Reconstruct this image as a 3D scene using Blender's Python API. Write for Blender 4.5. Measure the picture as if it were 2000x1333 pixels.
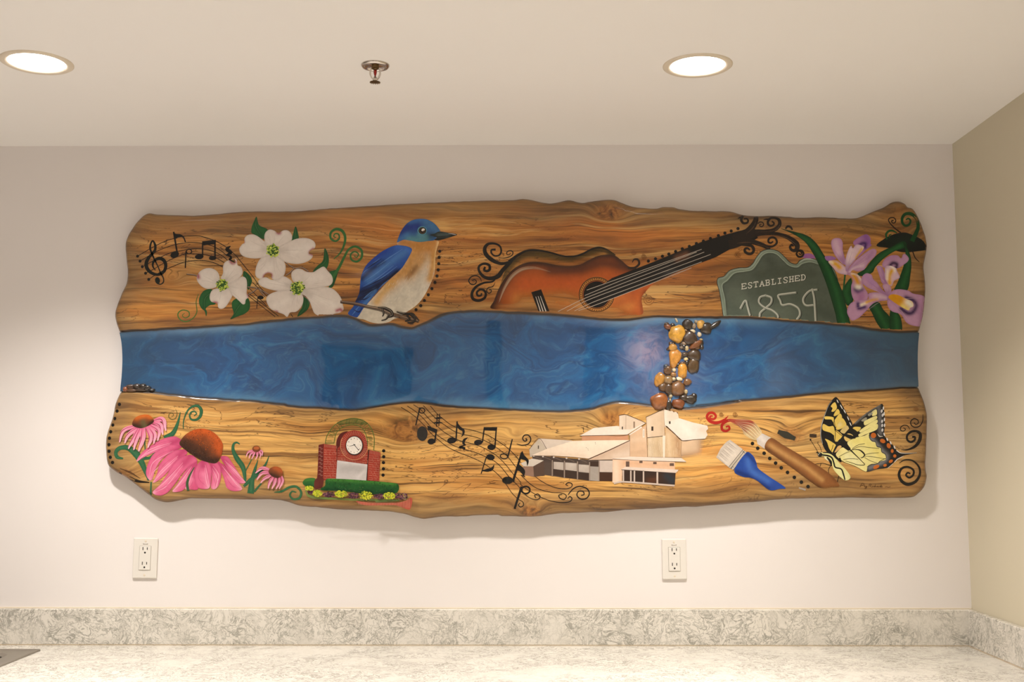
import bpy, bmesh, math, random
import numpy as np
from mathutils import Vector, Matrix
from mathutils.geometry import delaunay_2d_cdt

for o in list(bpy.data.objects):
    bpy.data.objects.remove(o)
C = bpy.context.scene.collection
SC = bpy.context.scene
random.seed(7)
RNG = np.random.default_rng(7)

# ------------------------------------------------------------------ camera
FPX = 2172.0                      # focal length in pixels of the 2000 px frame
CAM_D = 3.27                      # distance to the art wall
CAM_Z = 1.455
PITCH = math.radians(5.9)
YAW = math.radians(0.45)
cam_d = bpy.data.cameras.new('camera')
cam_d.sensor_width = 36.0
cam_d.lens = 36.0 * FPX / 2000.0
cam_d.clip_start = 0.05
cam = bpy.data.objects.new('camera', cam_d)
C.objects.link(cam)
cam.location = (0, -CAM_D, CAM_Z)
cam.rotation_euler = (math.pi / 2 + PITCH, 0, YAW)
SC.camera = cam

# ------------------------------------------------------------------ view + world
SC.view_settings.view_transform = 'Standard'
SC.view_settings.look = 'None'
SC.view_settings.gamma = 1.0
SC.view_settings.use_curve_mapping = False
SC.view_settings.exposure = 0.06
w = bpy.data.worlds.new('world')
SC.world = w
w.use_nodes = True
w.node_tree.nodes['Background'].inputs[0].default_value = (1.0, 0.9, 0.8, 1)
w.node_tree.nodes['Background'].inputs[1].default_value = 0.02
SC.cycles.max_bounces = 10
SC.cycles.diffuse_bounces = 6
SC.cycles.transparent_max_bounces = 32

SPOT_W = 150.0                    # watts of each ceiling can
SPOT_COL = (1.0, 0.93, 0.86)
SPOT_ANGLE = math.radians(121)
SPOT_BLEND = 1.0

# a pixel of the photograph to a point on a plane of the room (used to take measurements off the photograph)
_R = np.array(cam.rotation_euler.to_matrix())
_O = np.array([0, -CAM_D, CAM_Z])
def ray(px, py):
    d = np.stack([(np.asarray(px, float) - 1000.0) / FPX, -(np.asarray(py, float) - 666.5) / FPX, -np.ones(np.shape(px))], -1)
    return d @ _R.T
def on_y(px, py, y):
    d = ray(px, py); t = (y - _O[1]) / d[..., 1]
    return _O + d * t[..., None]
def on_z(px, py, z):
    d = ray(px, py); t = (z - _O[2]) / d[..., 2]
    return _O + d * t[..., None]
def one(f, *a):
    return f(np.array([a[0]]), np.array([a[1]]), a[2])[0]

WALL_Y = 0.0
CEIL_Z = one(on_y, 1000, 283.5, WALL_Y)[2]
RIGHT_X = one(on_y, 1879, 740, WALL_Y)[0]
COUNTER_Z = 0.915
LEFT_X, BACK_Y = -4.2, -3.7
FRONT = -0.046                    # front face of the panel

# ------------------------------------------------------------------ node helpers
def s2l(c):
    c = np.asarray(c, float) / 255.0
    return np.where(c <= 0.04045, c / 12.92, ((c + 0.055) / 1.055) ** 2.4)
def rgba(c):
    l = s2l(c); return (float(l[0]), float(l[1]), float(l[2]), 1.0)

class NT:
    def __init__(self, name):
        self.m = bpy.data.materials.new(name)
        self.m.use_nodes = True
        self.t = self.m.node_tree
        self.t.nodes.clear()
    def n(self, typ, ins=None, **props):
        nd = self.t.nodes.new(typ)
        for k, v in props.items():
            setattr(nd, k, v)
        for k, v in (ins or {}).items():
            s = nd.inputs[k]
            if isinstance(v, bpy.types.NodeSocket):
                self.t.links.new(v, s)
            else:
                s.default_value = v
        return nd
    def math(self, op, a, b=0.0, clamp=False):
        return self.n('ShaderNodeMath', {0: a, 1: b}, operation=op, use_clamp=clamp).outputs[0]
    def mix(self, f, a, b, blend='MIX'):
        nd = self.n('ShaderNodeMix', data_type='RGBA', blend_type=blend)
        for k, v in ((0, f), (6, a), (7, b)):
            if isinstance(v, bpy.types.NodeSocket):
                self.t.links.new(v, nd.inputs[k])
            else:
                nd.inputs[k].default_value = v
        return nd.outputs[2]
    def ramp(self, f, stops, interp='LINEAR'):
        nd = self.n('ShaderNodeValToRGB', {0: f})
        cr = nd.color_ramp; cr.interpolation = interp
        while len(cr.elements) < len(stops):
            cr.elements.new(0.5)
        for e, (p, c) in zip(cr.elements, stops):
            e.position = p; e.color = c if len(c) == 4 else rgba(c)
        return nd.outputs[0]
    def smooth(self, v, lo, hi, a=0.0, b=1.0):
        return self.n('ShaderNodeMapRange', {0: v, 1: lo, 2: hi, 3: a, 4: b}, interpolation_type='SMOOTHSTEP').outputs[0]
    def coords(self, scale=(1, 1, 1), loc=(0, 0, 0), kind='Object'):
        tc = self.n('ShaderNodeTexCoord').outputs[kind]
        return self.n('ShaderNodeMapping', {'Vector': tc, 'Scale': scale, 'Location': loc}).outputs[0]
    def scale(self, v, s, loc=(0, 0, 0)):
        return self.n('ShaderNodeMapping', {'Vector': v, 'Scale': s, 'Location': loc}).outputs[0]
    def noise(self, v, scale, detail=3.0, rough=0.5, dist=0.0, out=0):
        return self.n('ShaderNodeTexNoise', {'Vector': v, 'Scale': scale, 'Detail': detail, 'Roughness': rough, 'Distortion': dist}).outputs[out]
    def attr(self, name, out='Fac'):
        return self.n('ShaderNodeAttribute', attribute_name=name).outputs[out]
    def bump(self, h, strength, dist):
        return self.n('ShaderNodeBump', {'Height': h, 'Strength': strength, 'Distance': dist}).outputs[0]
    def bsdf(self, ins):
        b = self.n('ShaderNodeBsdfPrincipled', ins)
        self.out(b.outputs[0]); return b
    def out(self, s):
        o = self.n('ShaderNodeOutputMaterial'); self.t.links.new(s, o.inputs[0])

def plain(name, col, rough=0.5, metal=0.0, spec=0.5, vary=0.06, scale=30.0, coat=0.0):
    t = NT(name)
    p = t.coords()
    nz = t.noise(p, scale, 3)
    l = rgba(col)
    a = tuple(x * (1 - vary) for x in l[:3]) + (1,)
    b = tuple(min(1, x * (1 + vary)) for x in l[:3]) + (1,)
    c = t.mix(nz, a, b)
    t.bsdf({'Base Color': c, 'Roughness': rough, 'Metallic': metal, 'Specular IOR Level': spec, 'Coat Weight': coat, 'Coat Roughness': 0.05})
    return t.m

# ------------------------------------------------------------------ object helpers
def link(name, me, mat, parent=None, loc=(0, 0, 0), smooth=False):
    if mat is not None and not me.materials:
        me.materials.append(mat)
    if smooth:
        me.polygons.foreach_set('use_smooth', [True] * len(me.polygons))
    o = bpy.data.objects.new(name, me)
    C.objects.link(o)
    o.location = loc
    if parent is not None:
        o.parent = parent
    return o
def from_bm(name, bm, mat, parent=None, loc=(0, 0, 0), smooth=False):
    me = bpy.data.meshes.new(name)
    bm.normal_update(); bm.to_mesh(me); bm.free()
    return link(name, me, mat, parent, loc, smooth)
def empty(name, loc):
    o = bpy.data.objects.new(name, None); C.objects.link(o); o.location = loc
    o.empty_display_size = 0.05
    return o
def tag(o, label, cat, group=None):
    o['label'] = label; o['category'] = cat
    if group: o['group'] = group
    return o
def struct(o, label=None):
    o['kind'] = 'structure'
    if label: o['label'] = label
    return o
def box(bm, lo, hi, bevel=0.0, seg=2):
    r = bmesh.ops.create_cube(bm, size=1.0)
    vs = r['verts']
    for v in vs:
        v.co = Vector([lo[i] + (v.co[i] + 0.5) * (hi[i] - lo[i]) for i in range(3)])
    if bevel > 0:
        es = list({e for v in vs for e in v.link_edges})
        bmesh.ops.bevel(bm, geom=es, offset=bevel, segments=seg, affect='EDGES', profile=0.5)
def lathe(bm, prof, seg=48, center=(0, 0, 0), flip=False):
    rings = []
    for r, z in prof:
        ring = [bm.verts.new((center[0] + r * math.cos(2 * math.pi * k / seg), center[1] + r * math.sin(2 * math.pi * k / seg), center[2] + z)) for k in range(seg)] if r > 1e-6 else [bm.verts.new((center[0], center[1], center[2] + z))]
        rings.append(ring)
    for a, b in zip(rings, rings[1:]):
        for k in range(seg):
            k2 = (k + 1) % seg
            if len(a) == 1 and len(b) == 1: continue
            if len(a) == 1: f = (a[0], b[k2], b[k])
            elif len(b) == 1: f = (a[k], a[k2], b[0])
            else: f = (a[k], a[k2], b[k2], b[k])
            bm.faces.new(f[::-1] if flip else f)
def boxobj(name, lo, hi, mat, parent=None, bevel=0.0, seg=2):
    bm = bmesh.new(); box(bm, lo, hi, bevel, seg)
    return from_bm(name, bm, mat, parent)

# ------------------------------------------------------------------ the room
def paint(name, col, bump=0.05):
    t = NT(name)
    p = t.coords()
    nz = t.noise(p, 3.0, 3)
    l = rgba(col)
    c = t.mix(nz, tuple(x * 0.985 for x in l[:3]) + (1,), tuple(min(1, x * 1.015) for x in l[:3]) + (1,))
    fine = t.noise(p, 420.0, 2)
    t.bsdf({'Base Color': c, 'Roughness': 0.62, 'Specular IOR Level': 0.25, 'Normal': t.bump(fine, bump, 0.0006)})
    return t.m
M_wall = paint('wall_paint_pale', (231, 226, 224))
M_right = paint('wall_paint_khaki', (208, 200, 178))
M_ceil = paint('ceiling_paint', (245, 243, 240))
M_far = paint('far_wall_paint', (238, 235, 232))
M_dim = paint('side_wall_paint', (168, 162, 156))
M_floor = plain('floor_tile', (222, 219, 216), 0.4, scale=4.0)

T = 0.12
struct(boxobj('wall_back', (LEFT_X - T, WALL_Y, 0), (RIGHT_X + T, WALL_Y + T, CEIL_Z + 0.15), M_wall))
struct(boxobj('wall_right', (RIGHT_X, BACK_Y - T, 0), (RIGHT_X + T, WALL_Y, CEIL_Z + 0.15), M_right))
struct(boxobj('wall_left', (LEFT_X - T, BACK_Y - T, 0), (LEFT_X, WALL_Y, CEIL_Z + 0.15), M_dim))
struct(boxobj('wall_front', (LEFT_X, BACK_Y - T, 0), (RIGHT_X, BACK_Y, CEIL_Z + 0.15), M_far))
struct(boxobj('floor', (LEFT_X - T, BACK_Y - T, -0.1), (RIGHT_X + T, WALL_Y + T, 0), M_floor))

# recessed cans: positions of the two in view are measured, three unseen ones are added behind the camera for room light
pl = one(on_z, 72, 122, CEIL_Z); pr = one(on_z, 1362.5, 128, CEIL_Z)
row_y = (pl[1] + pr[1]) / 2
dx = pr[0] - pl[0]
CANS = [(pl[0], pl[1]), (pr[0], pr[1])]
for k in range(3):
    CANS.append((pr[0] + 0.35 - dx * k, row_y - 1.75))
R_CAN = 0.067
R_TRIM = 0.083

# ceiling with real round openings for the cans: built with a hole in each grid cell
def ceiling():
    xs = sorted({round(c[0], 6) for c in CANS}); 
    bm = bmesh.new()
    seg = 40
    pts, faces_hole = [], []
    vs = [Vector((LEFT_X - T, BACK_Y - T)), Vector((RIGHT_X + T, BACK_Y - T)), Vector((RIGHT_X + T, WALL_Y + T)), Vector((LEFT_X - T, WALL_Y + T))]
    edges = [(0, 1), (1, 2), (2, 3), (3, 0)]
    for cx, cy in CANS:
        b = len(vs)
        for k in range(seg):
            a = 2 * math.pi * k / seg
            vs.append(Vector((cx + R_CAN * math.cos(a), cy + R_CAN * math.sin(a))))
            edges.append((b + k, b + (k + 1) % seg))
    v2, e2, f2, _, _, _ = delaunay_2d_cdt(vs, edges, [], 0, 1e-7)
    bv = [bm.verts.new((v.x, v.y, CEIL_Z)) for v in v2]
    for f in f2:
        c = sum((v2[i] for i in f), Vector((0, 0))) / len(f)
        if any((c.x - cx) ** 2 + (c.y - cy) ** 2 < (R_CAN * 0.98) ** 2 for cx, cy in CANS):
            continue
        x0, x1, y0, y1 = LEFT_X - T, RIGHT_X + T, BACK_Y - T, WALL_Y + T
        if x0 <= c.x <= x1 and y0 <= c.y <= y1:
            bm.faces.new([bv[i] for i in f[::-1]])
    bmesh.ops.recalc_face_normals(bm, faces=bm.faces)
    # thickness upwards
    r = bmesh.ops.extrude_face_region(bm, geom=list(bm.faces))
    for g in r['geom']:
        if isinstance(g, bmesh.types.BMVert): g.co.z += 0.012
    bmesh.ops.recalc_face_normals(bm, faces=bm.faces)
    return struct(from_bm('ceiling', bm, M_ceil))
ceiling()

M_trim = plain('downlight_trim_white', (222, 210, 190), 0.45)
M_can = plain('downlight_reflector', (235, 230, 222), 0.35)
t = NT('downlight_lens')
t.out(t.n('ShaderNodeEmission', {0: (1.0, 0.93, 0.84, 1), 1: 9.0}).outputs[0])
M_lens = t.m

def downlight(x, y, label):
    e = empty('recessed_downlight', (x, y, CEIL_Z))
    tag(e, label, 'ceiling light', 'round recessed downlights')
    bm = bmesh.new()
    lathe(bm, [(R_CAN + 0.001, 0.0), (R_CAN - 0.001, -0.002), (R_CAN + 0.004, -0.0035), (R_TRIM - 0.004, -0.0035), (R_TRIM, -0.001), (R_TRIM, 0.0)], 64)
    from_bm('trim_ring', bm, M_trim, e, smooth=True)
    bm = bmesh.new()
    lathe(bm, [(R_CAN - 0.0005, -0.001), (R_CAN - 0.003, 0.014), (R_CAN - 0.004, 0.05), (0.0, 0.052)], 48)
    from_bm('reflector', bm, M_can, e, smooth=True)
    bm = bmesh.new()
    lathe(bm, [(R_CAN - 0.0035, 0.013), (R_CAN * 0.5, 0.011), (0.0, 0.0105)], 48)
    from_bm('lens', bm, M_lens, e, smooth=True)
    ld = bpy.data.lights.new('downlight_lamp', 'SPOT')
    ld.energy = SPOT_W; ld.color = SPOT_COL
    ld.spot_size = SPOT_ANGLE; ld.spot_blend = SPOT_BLEND
    ld.shadow_soft_size = 0.05
    lo = bpy.data.objects.new('lamp', ld); C.objects.link(lo)
    lo.parent = e; lo.location = (0, 0, 0.004)
    return e
for i, (x, y) in enumerate(CANS):
    if i == 0: lb = 'round recessed ceiling light cut by the left edge of the photo'
    elif i == 1: lb = 'round recessed ceiling light right of the fire sprinkler'
    else: lb = 'added recessed ceiling light out of view, ' + ['nearest the khaki right wall', 'between the two other hidden lights', 'farthest from the khaki right wall'][i - 2]
    downlight(x, y, lb)

# far side of the room, seen only as reflections in the resin: narrow closet door in a dark frame, wall bays
M_door = plain('door_paint', (150, 138, 126), 0.4)
M_casing = plain('door_frame_dark', (44, 36, 30), 0.45)
M_bay = plain('bay_panel', (84, 74, 66), 0.6)
d = empty('door_1', (-0.955, BACK_Y, 0)); struct(d)
boxobj('door_leaf', (-0.18, 0, 0), (0.18, 0.035, 1.96), M_door, d, 0.004)
boxobj('door_frame', (-0.27, 0, 0), (-0.18, 0.05, 2.12), M_casing, d, 0.004)
boxobj('door_frame', (0.18, 0, 0), (0.27, 0.05, 2.12), M_casing, d, 0.004)
boxobj('door_frame', (-0.18, 0, 1.96), (0.18, 0.05, 2.12), M_casing, d, 0.004)
struct(boxobj('trim_1', (0.40, BACK_Y, 0), (0.60, BACK_Y + 0.04, CEIL_Z), M_bay))
struct(boxobj('trim_2', (-0.21, BACK_Y, 0), (-0.13, BACK_Y + 0.04, CEIL_Z), M_bay))

# ------------------------------------------------------------------ counter, backsplash, sink
def marble(name, sc):
    t = NT(name)
    p = t.coords()
    wv = t.noise(p, 7.0, 3, out=1)
    pw = t.n('ShaderNodeVectorMath', {0: p, 1: t.n('ShaderNodeVectorMath', {0: wv, 1: (0.14, 0.14, 0.14)}, operation='MULTIPLY').outputs[0]}, operation='ADD').outputs[0]
    n1 = t.noise(pw, sc, 5, 0.6, 0.8)
    v1 = t.math('ABSOLUTE', t.math('SUBTRACT', n1, 0.5))
    line = t.smooth(v1, 0.0, 0.036, 1.0, 0.0)
    n2 = t.noise(pw, sc * 2.3, 5, 0.62, 1.2)
    v2 = t.math('ABSOLUTE', t.math('SUBTRACT', n2, 0.52))
    line2 = t.smooth(v2, 0.0, 0.05, 0.8, 0.0)
    big = t.noise(p, 5.5, 4, 0.6, 0.5)
    mask = t.smooth(big, 0.34, 0.54, 0.22, 1.0)
    cloud = t.smooth(t.noise(pw, sc * 0.7, 6, 0.65), 0.44, 0.74, 0.0, 0.42)
    f = t.math('MULTIPLY', t.math('MAXIMUM', t.math('MAXIMUM', line, line2), cloud), mask, True)
    f = t.math('MULTIPLY', f, 0.76)
    warm = t.mix(t.noise(p, 12.0, 3), rgba((226, 222, 214)), rgba((218, 213, 203)))
    c = t.mix(f, warm, rgba((122, 121, 110)))
    sp = t.smooth(t.noise(p, 95.0, 2), 0.66, 0.74)
    c = t.mix(t.math('MULTIPLY', t.math('MULTIPLY', sp, mask), 0.5), c, rgba((110, 108, 98)))
    t.bsdf({'Base Color': c, 'Roughness': 0.16, 'Specular IOR Level': 0.5})
    return t.m
M_quartz = marble('quartz_counter', 24.0)
M_seam = plain('caulk', (214, 196, 168), 0.6)
M_cab = plain('cabinet_paint', (226, 218, 206), 0.45)
M_steel = plain('brushed_steel', (176, 170, 162), 0.32, 1.0, scale=60.0)

SPL_T = 0.02
CW = RIGHT_X - SPL_T
CT0, CT1 = COUNTER_Z - 0.03, COUNTER_Z
CFRONT = -0.66
# sink opening measured from the photo: right edge at pixel 80,1271
sk = one(on_z, 82, 1271, COUNTER_Z)
SX1, SY1 = sk[0], sk[1]
SX0, SY0 = SX1 - 0.62, SY1 - 0.46
def countertop():
    bm = bmesh.new()
    xs = [LEFT_X + 0.9, SX0 + 0.02, SX1 - 0.02, RIGHT_X]
    ys = [CFRONT, SY0 + 0.02, SY1 - 0.02, WALL_Y]
    for i in range(3):
        for j in range(3):
            if i == 1 and j == 1: continue
            vs = []
            for z in (CT0, CT1):
                for a, b in ((0, 0), (1, 0), (1, 1), (0, 1)):
                    vs.append(bm.verts.new((xs[i + a], ys[j + b], z)))
            bm.faces.new(vs[0:4][::-1]); bm.faces.new(vs[4:8])
            for k in range(4):
                k2 = (k + 1) % 4
                bm.faces.new((vs[k], vs[k2], vs[4 + k2], vs[4 + k]))
    bmesh.ops.remove_doubles(bm, verts=bm.verts, dist=1e-5)
    # drop the inner faces between the blocks
    seen = {}
    for f in bm.faces:
        key = tuple(sorted(v.index for v in f.verts)); seen.setdefault(key, []).append(f)
    bm.verts.index_update()
    seen = {}
    for f in bm.faces:
        key = tuple(sorted(v.index for v in f.verts)); seen.setdefault(key, []).append(f)
    bmesh.ops.delete(bm, geom=[f for fs in seen.values() if len(fs) > 1 for f in fs], context='FACES_ONLY')
    bmesh.ops.recalc_face_normals(bm, faces=bm.faces)
    o = from_bm('countertop', bm, M_quartz)
    tag(o, 'white quartz countertop with grey veins along the wall', 'countertop')
countertop()
SPL_H = 0.1016
o = empty('backsplash', (0, -SPL_T / 2, COUNTER_Z)); tag(o, 'low veined quartz backsplash strip under the painted panel', 'backsplash')
boxobj('strip', (LEFT_X + 0.9, -SPL_T / 2, 0.0005), (RIGHT_X - 0.0005, SPL_T / 2, SPL_H), M_quartz, o, 0.0025)
boxobj('caulk_line', (LEFT_X + 0.9, -SPL_T / 2 - 0.0015, 0.0005), (CW - 0.0012, -SPL_T / 2 - 0.0002, 0.002), M_seam, o)
boxobj('caulk_line', (LEFT_X + 0.9, SPL_T / 2 - 0.004, SPL_H - 0.0005), (RIGHT_X - 0.001, SPL_T / 2, SPL_H + 0.003), M_trim, o, 0.001)
o = empty('side_backsplash', (RIGHT_X - SPL_T / 2, -0.34, COUNTER_Z)); tag(o, 'short veined quartz side splash on the khaki right wall', 'backsplash')
boxobj('strip', (-SPL_T / 2, CFRONT + 0.34, 0.0005), (SPL_T / 2 - 0.0005, 0.34 - SPL_T - 0.0005, SPL_H), M_quartz, o, 0.0025)
boxobj('caulk_line', (-SPL_T / 2 - 0.0015, CFRONT + 0.34, 0.0005), (-SPL_T / 2 - 0.0002, 0.34 - SPL_T - 0.002, 0.002), M_seam, o)

# base cabinets carrying the counter
cx0, ncab = LEFT_X + 0.92, 6
cw = (RIGHT_X - 0.002 - cx0) / ncab
for k in range(ncab):
    if cx0 + cw * k < SX1 and cx0 + cw * (k + 1) > SX0: continue      # the bay of the sink stays open
    e = empty('base_cabinet', (cx0 + cw * (k + 0.5), -0.31, 0))
    tag(e, 'pale painted base cabinet under the counter, number %s from the khaki right wall' % ['one', 'two', 'three', 'four', 'five', 'six'][ncab - 1 - k], 'cabinet', 'base cabinets under the counter')
    h = cw / 2 - 0.001
    boxobj('toe_kick', (-h, -0.24, 0), (h, 0.305, 0.1), M_cab, e)
    bm = bmesh.new()
    box(bm, (-h, -0.3, 0.1), (-h + 0.018, 0.305, CT0 - 0.0005)); box(bm, (h - 0.018, -0.3, 0.1), (h, 0.305, CT0 - 0.0005))
    box(bm, (-h + 0.018, -0.3, 0.1), (h - 0.018, 0.305, 0.118)); box(bm, (-h + 0.018, 0.29, 0.118), (h - 0.018, 0.305, CT0 - 0.0005))
    from_bm('body', bm, M_cab, e)
    for s in (-1, 1):
        x0, x1 = sorted((s * 0.002, s * (h - 0.002)))
        dd = boxobj('door', (x0, -0.32, 0.105), (x1, -0.3005, CT0 - 0.01), M_cab, e, 0.003)
        boxobj('handle', (s * 0.05 - 0.006, -0.345, 0.66), (s * 0.05 + 0.006, -0.3202, 0.8), M_steel, dd, 0.003)

def sink():
    e = empty('sink', ((SX0 + SX1) / 2, (SY0 + SY1) / 2, COUNTER_Z)); tag(e, 'stainless drop-in sink corner at the lower left of the counter', 'sink')
    hx, hy = (SX1 - SX0) / 2, (SY1 - SY0) / 2
    bm = bmesh.new()
    # raised lip, flat deck, basin walls and floor as one pressed sheet
    prof = [(0.0, 0.0005), (0.001, 0.004), (0.006, 0.005), (0.010, 0.0025), (0.055, 0.002), (0.064, -0.004), (0.072, -0.17), (0.09, -0.18)]
    rings = []
    for ins, z in prof:
        r = 0.012 if ins < 0.05 else 0.045
        ring = []
        for cxs, cys, a0 in ((1, 1, 0), (-1, 1, 90), (-1, -1, 180), (1, -1, 270)):
            for q in range(5):
                a = math.radians(a0 + q * 22.5)
                ring.append(bm.verts.new((cxs * (hx - ins - r) + r * math.cos(a), cys * (hy - ins - r) + r * math.sin(a), z)))
        rings.append(ring)
    for a, b in zip(rings, rings[1:]):
        n = len(a)
        for k in range(n):
            bm.faces.new((a[k], a[(k + 1) % n], b[(k + 1) % n], b[k]))
    bm.faces.new(rings[-1])
    from_bm('bowl', bm, M_steel, e, smooth=False)
    bm = bmesh.new(); lathe(bm, [(0.0, -0.1775), (0.03, -0.1775), (0.043, -0.176), (0.045, -0.1795)][::-1], 32)
    from_bm('drain', bm, M_casing, e, smooth=True)
    bm = bmesh.new(); lathe(bm, [(0.018, 0.002), (0.018, 0.005), (0.014, 0.007), (0.0, 0.0072)], 24, (hx - 0.125, hy - 0.03, 0))
    from_bm('hole_cover', bm, M_steel, e, smooth=True)
sink()

# ------------------------------------------------------------------ outlets
M_plate = plain('outlet_plastic', (224, 220, 213), 0.35, vary=0.01)
M_slot = plain('slot_black', (22, 19, 17), 0.6)
M_mark = plain('moulded_mark', (120, 108, 96), 0.6)
def outlet(px, py, label, tilt):
    p = one(on_y, px, py, WALL_Y)
    e = empty('wall_outlet', (p[0], WALL_Y, p[2])); tag(e, label, 'outlet', 'duplex outlets on the pale wall')
    e.rotation_euler = (0, tilt, 0)
    w, h = 0.0355, 0.0578
    bm = bmesh.new(); box(bm, (-w, -0.0062, -h), (w, -0.0002, h), 0.0028, 3)
    from_bm('cover_plate', bm, M_plate, e)
    bm = bmesh.new(); box(bm, (-0.0172, -0.0064, -0.0345), (0.0172, -0.0055, 0.0345), 0.0002, 1)
    from_bm('gap', bm, M_mark, e)
    bm = bmesh.new(); box(bm, (-0.0166, -0.0082, -0.0338), (0.0166, -0.005, 0.0338), 0.0012, 2)
    r = from_bm('receptacle', bm, M_plate, e)
    for zc in (0.0235, -0.0185):
        for sx, hh in ((-0.0063, 0.0044), (0.0063, 0.0036)):
            boxobj('slot', (sx - 0.0011, -0.0086, zc - hh + 0.004), (sx + 0.0011, -0.0078, zc + hh + 0.004), M_slot, r)
        bm = bmesh.new(); lathe(bm, [(0.0, 0.0), (0.0026, 0.0), (0.0026, 0.0008), (0.0, 0.0008)], 20)
        for v in bm.verts: v.co = Vector((v.co.x, -0.0078 - v.co.z, v.co.y + zc - 0.0075))
        bmesh.ops.recalc_face_normals(bm, faces=bm.faces)
        from_bm('ground_hole', bm, M_slot, r)
    for z in (0.0485, -0.0485):
        bm = bmesh.new(); lathe(bm, [(0.0, 0.0007), (0.0024, 0.0007), (0.003, 0.0)], 20)
        for v in bm.verts: v.co = Vector((v.co.x, -0.0062 - v.co.z, v.co.y + z))
        bmesh.ops.recalc_face_normals(bm, faces=bm.faces)
        from_bm('screw', bm, M_trim, e)
    # tiny moulded legend above the receptacle, a row of five small characters
    for k, hh in enumerate((0.0028, 0.002, 0.0018, 0.002, 0.0028)):
        boxobj('legend_character', (-0.0072 + k * 0.003, -0.0065, 0.0388), (-0.0052 + k * 0.003, -0.0061, 0.0388 + hh), M_mark, e)
outlet(284.5, 1090.5, 'white duplex outlet on the wall below the pink coneflowers', math.radians(0.6))
outlet(1316.5, 1092.5, 'white duplex outlet on the wall below the painted barn', math.radians(-0.5))

# ------------------------------------------------------------------ fire sprinkler
M_chrome = plain('chrome', (205, 198, 190), 0.22, 1.0, vary=0.02)
M_brass = plain('dull_brass', (120, 98, 66), 0.35, 1.0)
t = NT('red_glass_bulb')
t.bsdf({'Base Color': t.mix(t.noise(t.coords(), 40.0), rgba((190, 40, 30)), rgba((150, 20, 16))), 'Roughness': 0.08, 'Transmission Weight': 0.3})
M_bulb = t.m
def sprinkler():
    p = one(on_z, 733, 127, CEIL_Z)
    e = empty('fire_sprinkler', (p[0], p[1], CEIL_Z)); tag(e, 'chrome pendant fire sprinkler with red bulb on the ceiling', 'sprinkler')
    bm = bmesh.new()
    lathe(bm, [(0.034, 0.0), (0.034, -0.002), (0.031, -0.006), (0.026, -0.0065), (0.0235, -0.003), (0.0225, -0.0018), (0.011, -0.0015), (0.0, -0.0015)], 48)
    from_bm('escutcheon', bm, M_chrome, e, smooth=True)
    bm = bmesh.new(); lathe(bm, [(0.0085, -0.0015), (0.0085, -0.006), (0.0098, -0.0062), (0.0098, -0.009), (0.006, -0.0095), (0.0045, -0.0125), (0.0, -0.0125)], 24)
    from_bm('body', bm, M_brass, e, smooth=False)
    # yoke: two arms meeting in a boss
    for s in (-1, 1):
        bm = bmesh.new()
        path = [(s * 0.0095, -0.0075), (s * 0.0118, -0.016), (s * 0.0115, -0.024), (s * 0.0092, -0.030), (s * 0.0055, -0.0345), (s * 0.0015, -0.037)]
        prev = None
        for (x, z) in path:
            ring = [bm.verts.new((x + dx_, dy_, z)) for dx_, dy_ in ((-0.0019, -0.003), (0.0019, -0.003), (0.0019, 0.003), (-0.0019, 0.003))]
            if prev:
                for k in range(4): bm.faces.new((prev[k], prev[(k + 1) % 4], ring[(k + 1) % 4], ring[k]))
            else: bm.faces.new(ring)
            prev = ring
        bm.faces.new(prev[::-1])
        bmesh.ops.recalc_face_normals(bm, faces=bm.faces)
        from_bm('yoke_arm', bm, M_chrome, e)
    bm = bmesh.new(); lathe(bm, [(0.0, -0.028), (0.0028, -0.029), (0.0045, -0.034), (0.0062, -0.041), (0.0, -0.0412)], 20, flip=False)
    bmesh.ops.recalc_face_normals(bm, faces=bm.faces)
    from_bm('boss', bm, M_chrome, e, smooth=True)
    bm = bmesh.new(); lathe(bm, [(0.0, -0.012), (0.0034, -0.0135), (0.0042, -0.018), (0.0026, -0.0245), (0.0012, -0.0285), (0.0, -0.029)], 16)
    bmesh.ops.recalc_face_normals(bm, faces=bm.faces)
    from_bm('glass_bulb', bm, M_bulb, e, smooth=True)
    # toothed deflector plate
    bm = bmesh.new()
    n = 16; top, bot = [], []
    for k in range(n * 4):
        a = 2 * math.pi * k / (n * 4)
        rr = 0.0128 if (k % 4) < 2 else 0.0088
        dz = -0.0012 if rr > 0.01 else 0.0
        top.append(bm.verts.new((rr * math.cos(a), rr * math.sin(a), -0.0412 + dz)))
        bot.append(bm.verts.new((rr * math.cos(a), rr * math.sin(a), -0.0428 + dz)))
    bm.faces.new(top); bm.faces.new(bot[::-1])
    for k in range(n * 4):
        k2 = (k + 1) % (n * 4); bm.faces.new((top[k], bot[k], bot[k2], top[k2]))
    bmesh.ops.recalc_face_normals(bm, faces=bm.faces)
    from_bm('deflector', bm, M_brass, e)
sprinkler()

# ================================================================== the river panel
# zoom windows used to read coordinates: (left, top, pixels per unit)
VIEW = {'px': (0, 0, 1.0), 'V1': (200, 380, .25), 'V2': (640, 380, .25), 'V3': (900, 380, .25), 'V4': (1360, 380, .25),
        'L1': (180, 740, .25), 'L2': (560, 740, .25), 'L3': (980, 740, .25), 'L4': (1360, 740, .25),
        'ck': (580, 810, .14255), 'bf': (1590, 770, .14258), 'bd': (670, 420, .16499), 'ir': (1560, 440, .16508),
        'm1': (255, 440, .11), 'sc': (1430, 400, .09004), 'co': (1660, 380, .12006), 'cn': (190, 740, .19502),
        'm2': (770, 780, .17251), 'dg': (370, 440, .16), 'st': (1180, 590, .18007)}
def P(v, pts):
    a, b, k = VIEW[v]
    q = np.array(pts, float).reshape(-1, 2)
    return np.stack([a + q[:, 0] * k, b + q[:, 1] * k], 1)

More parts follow.
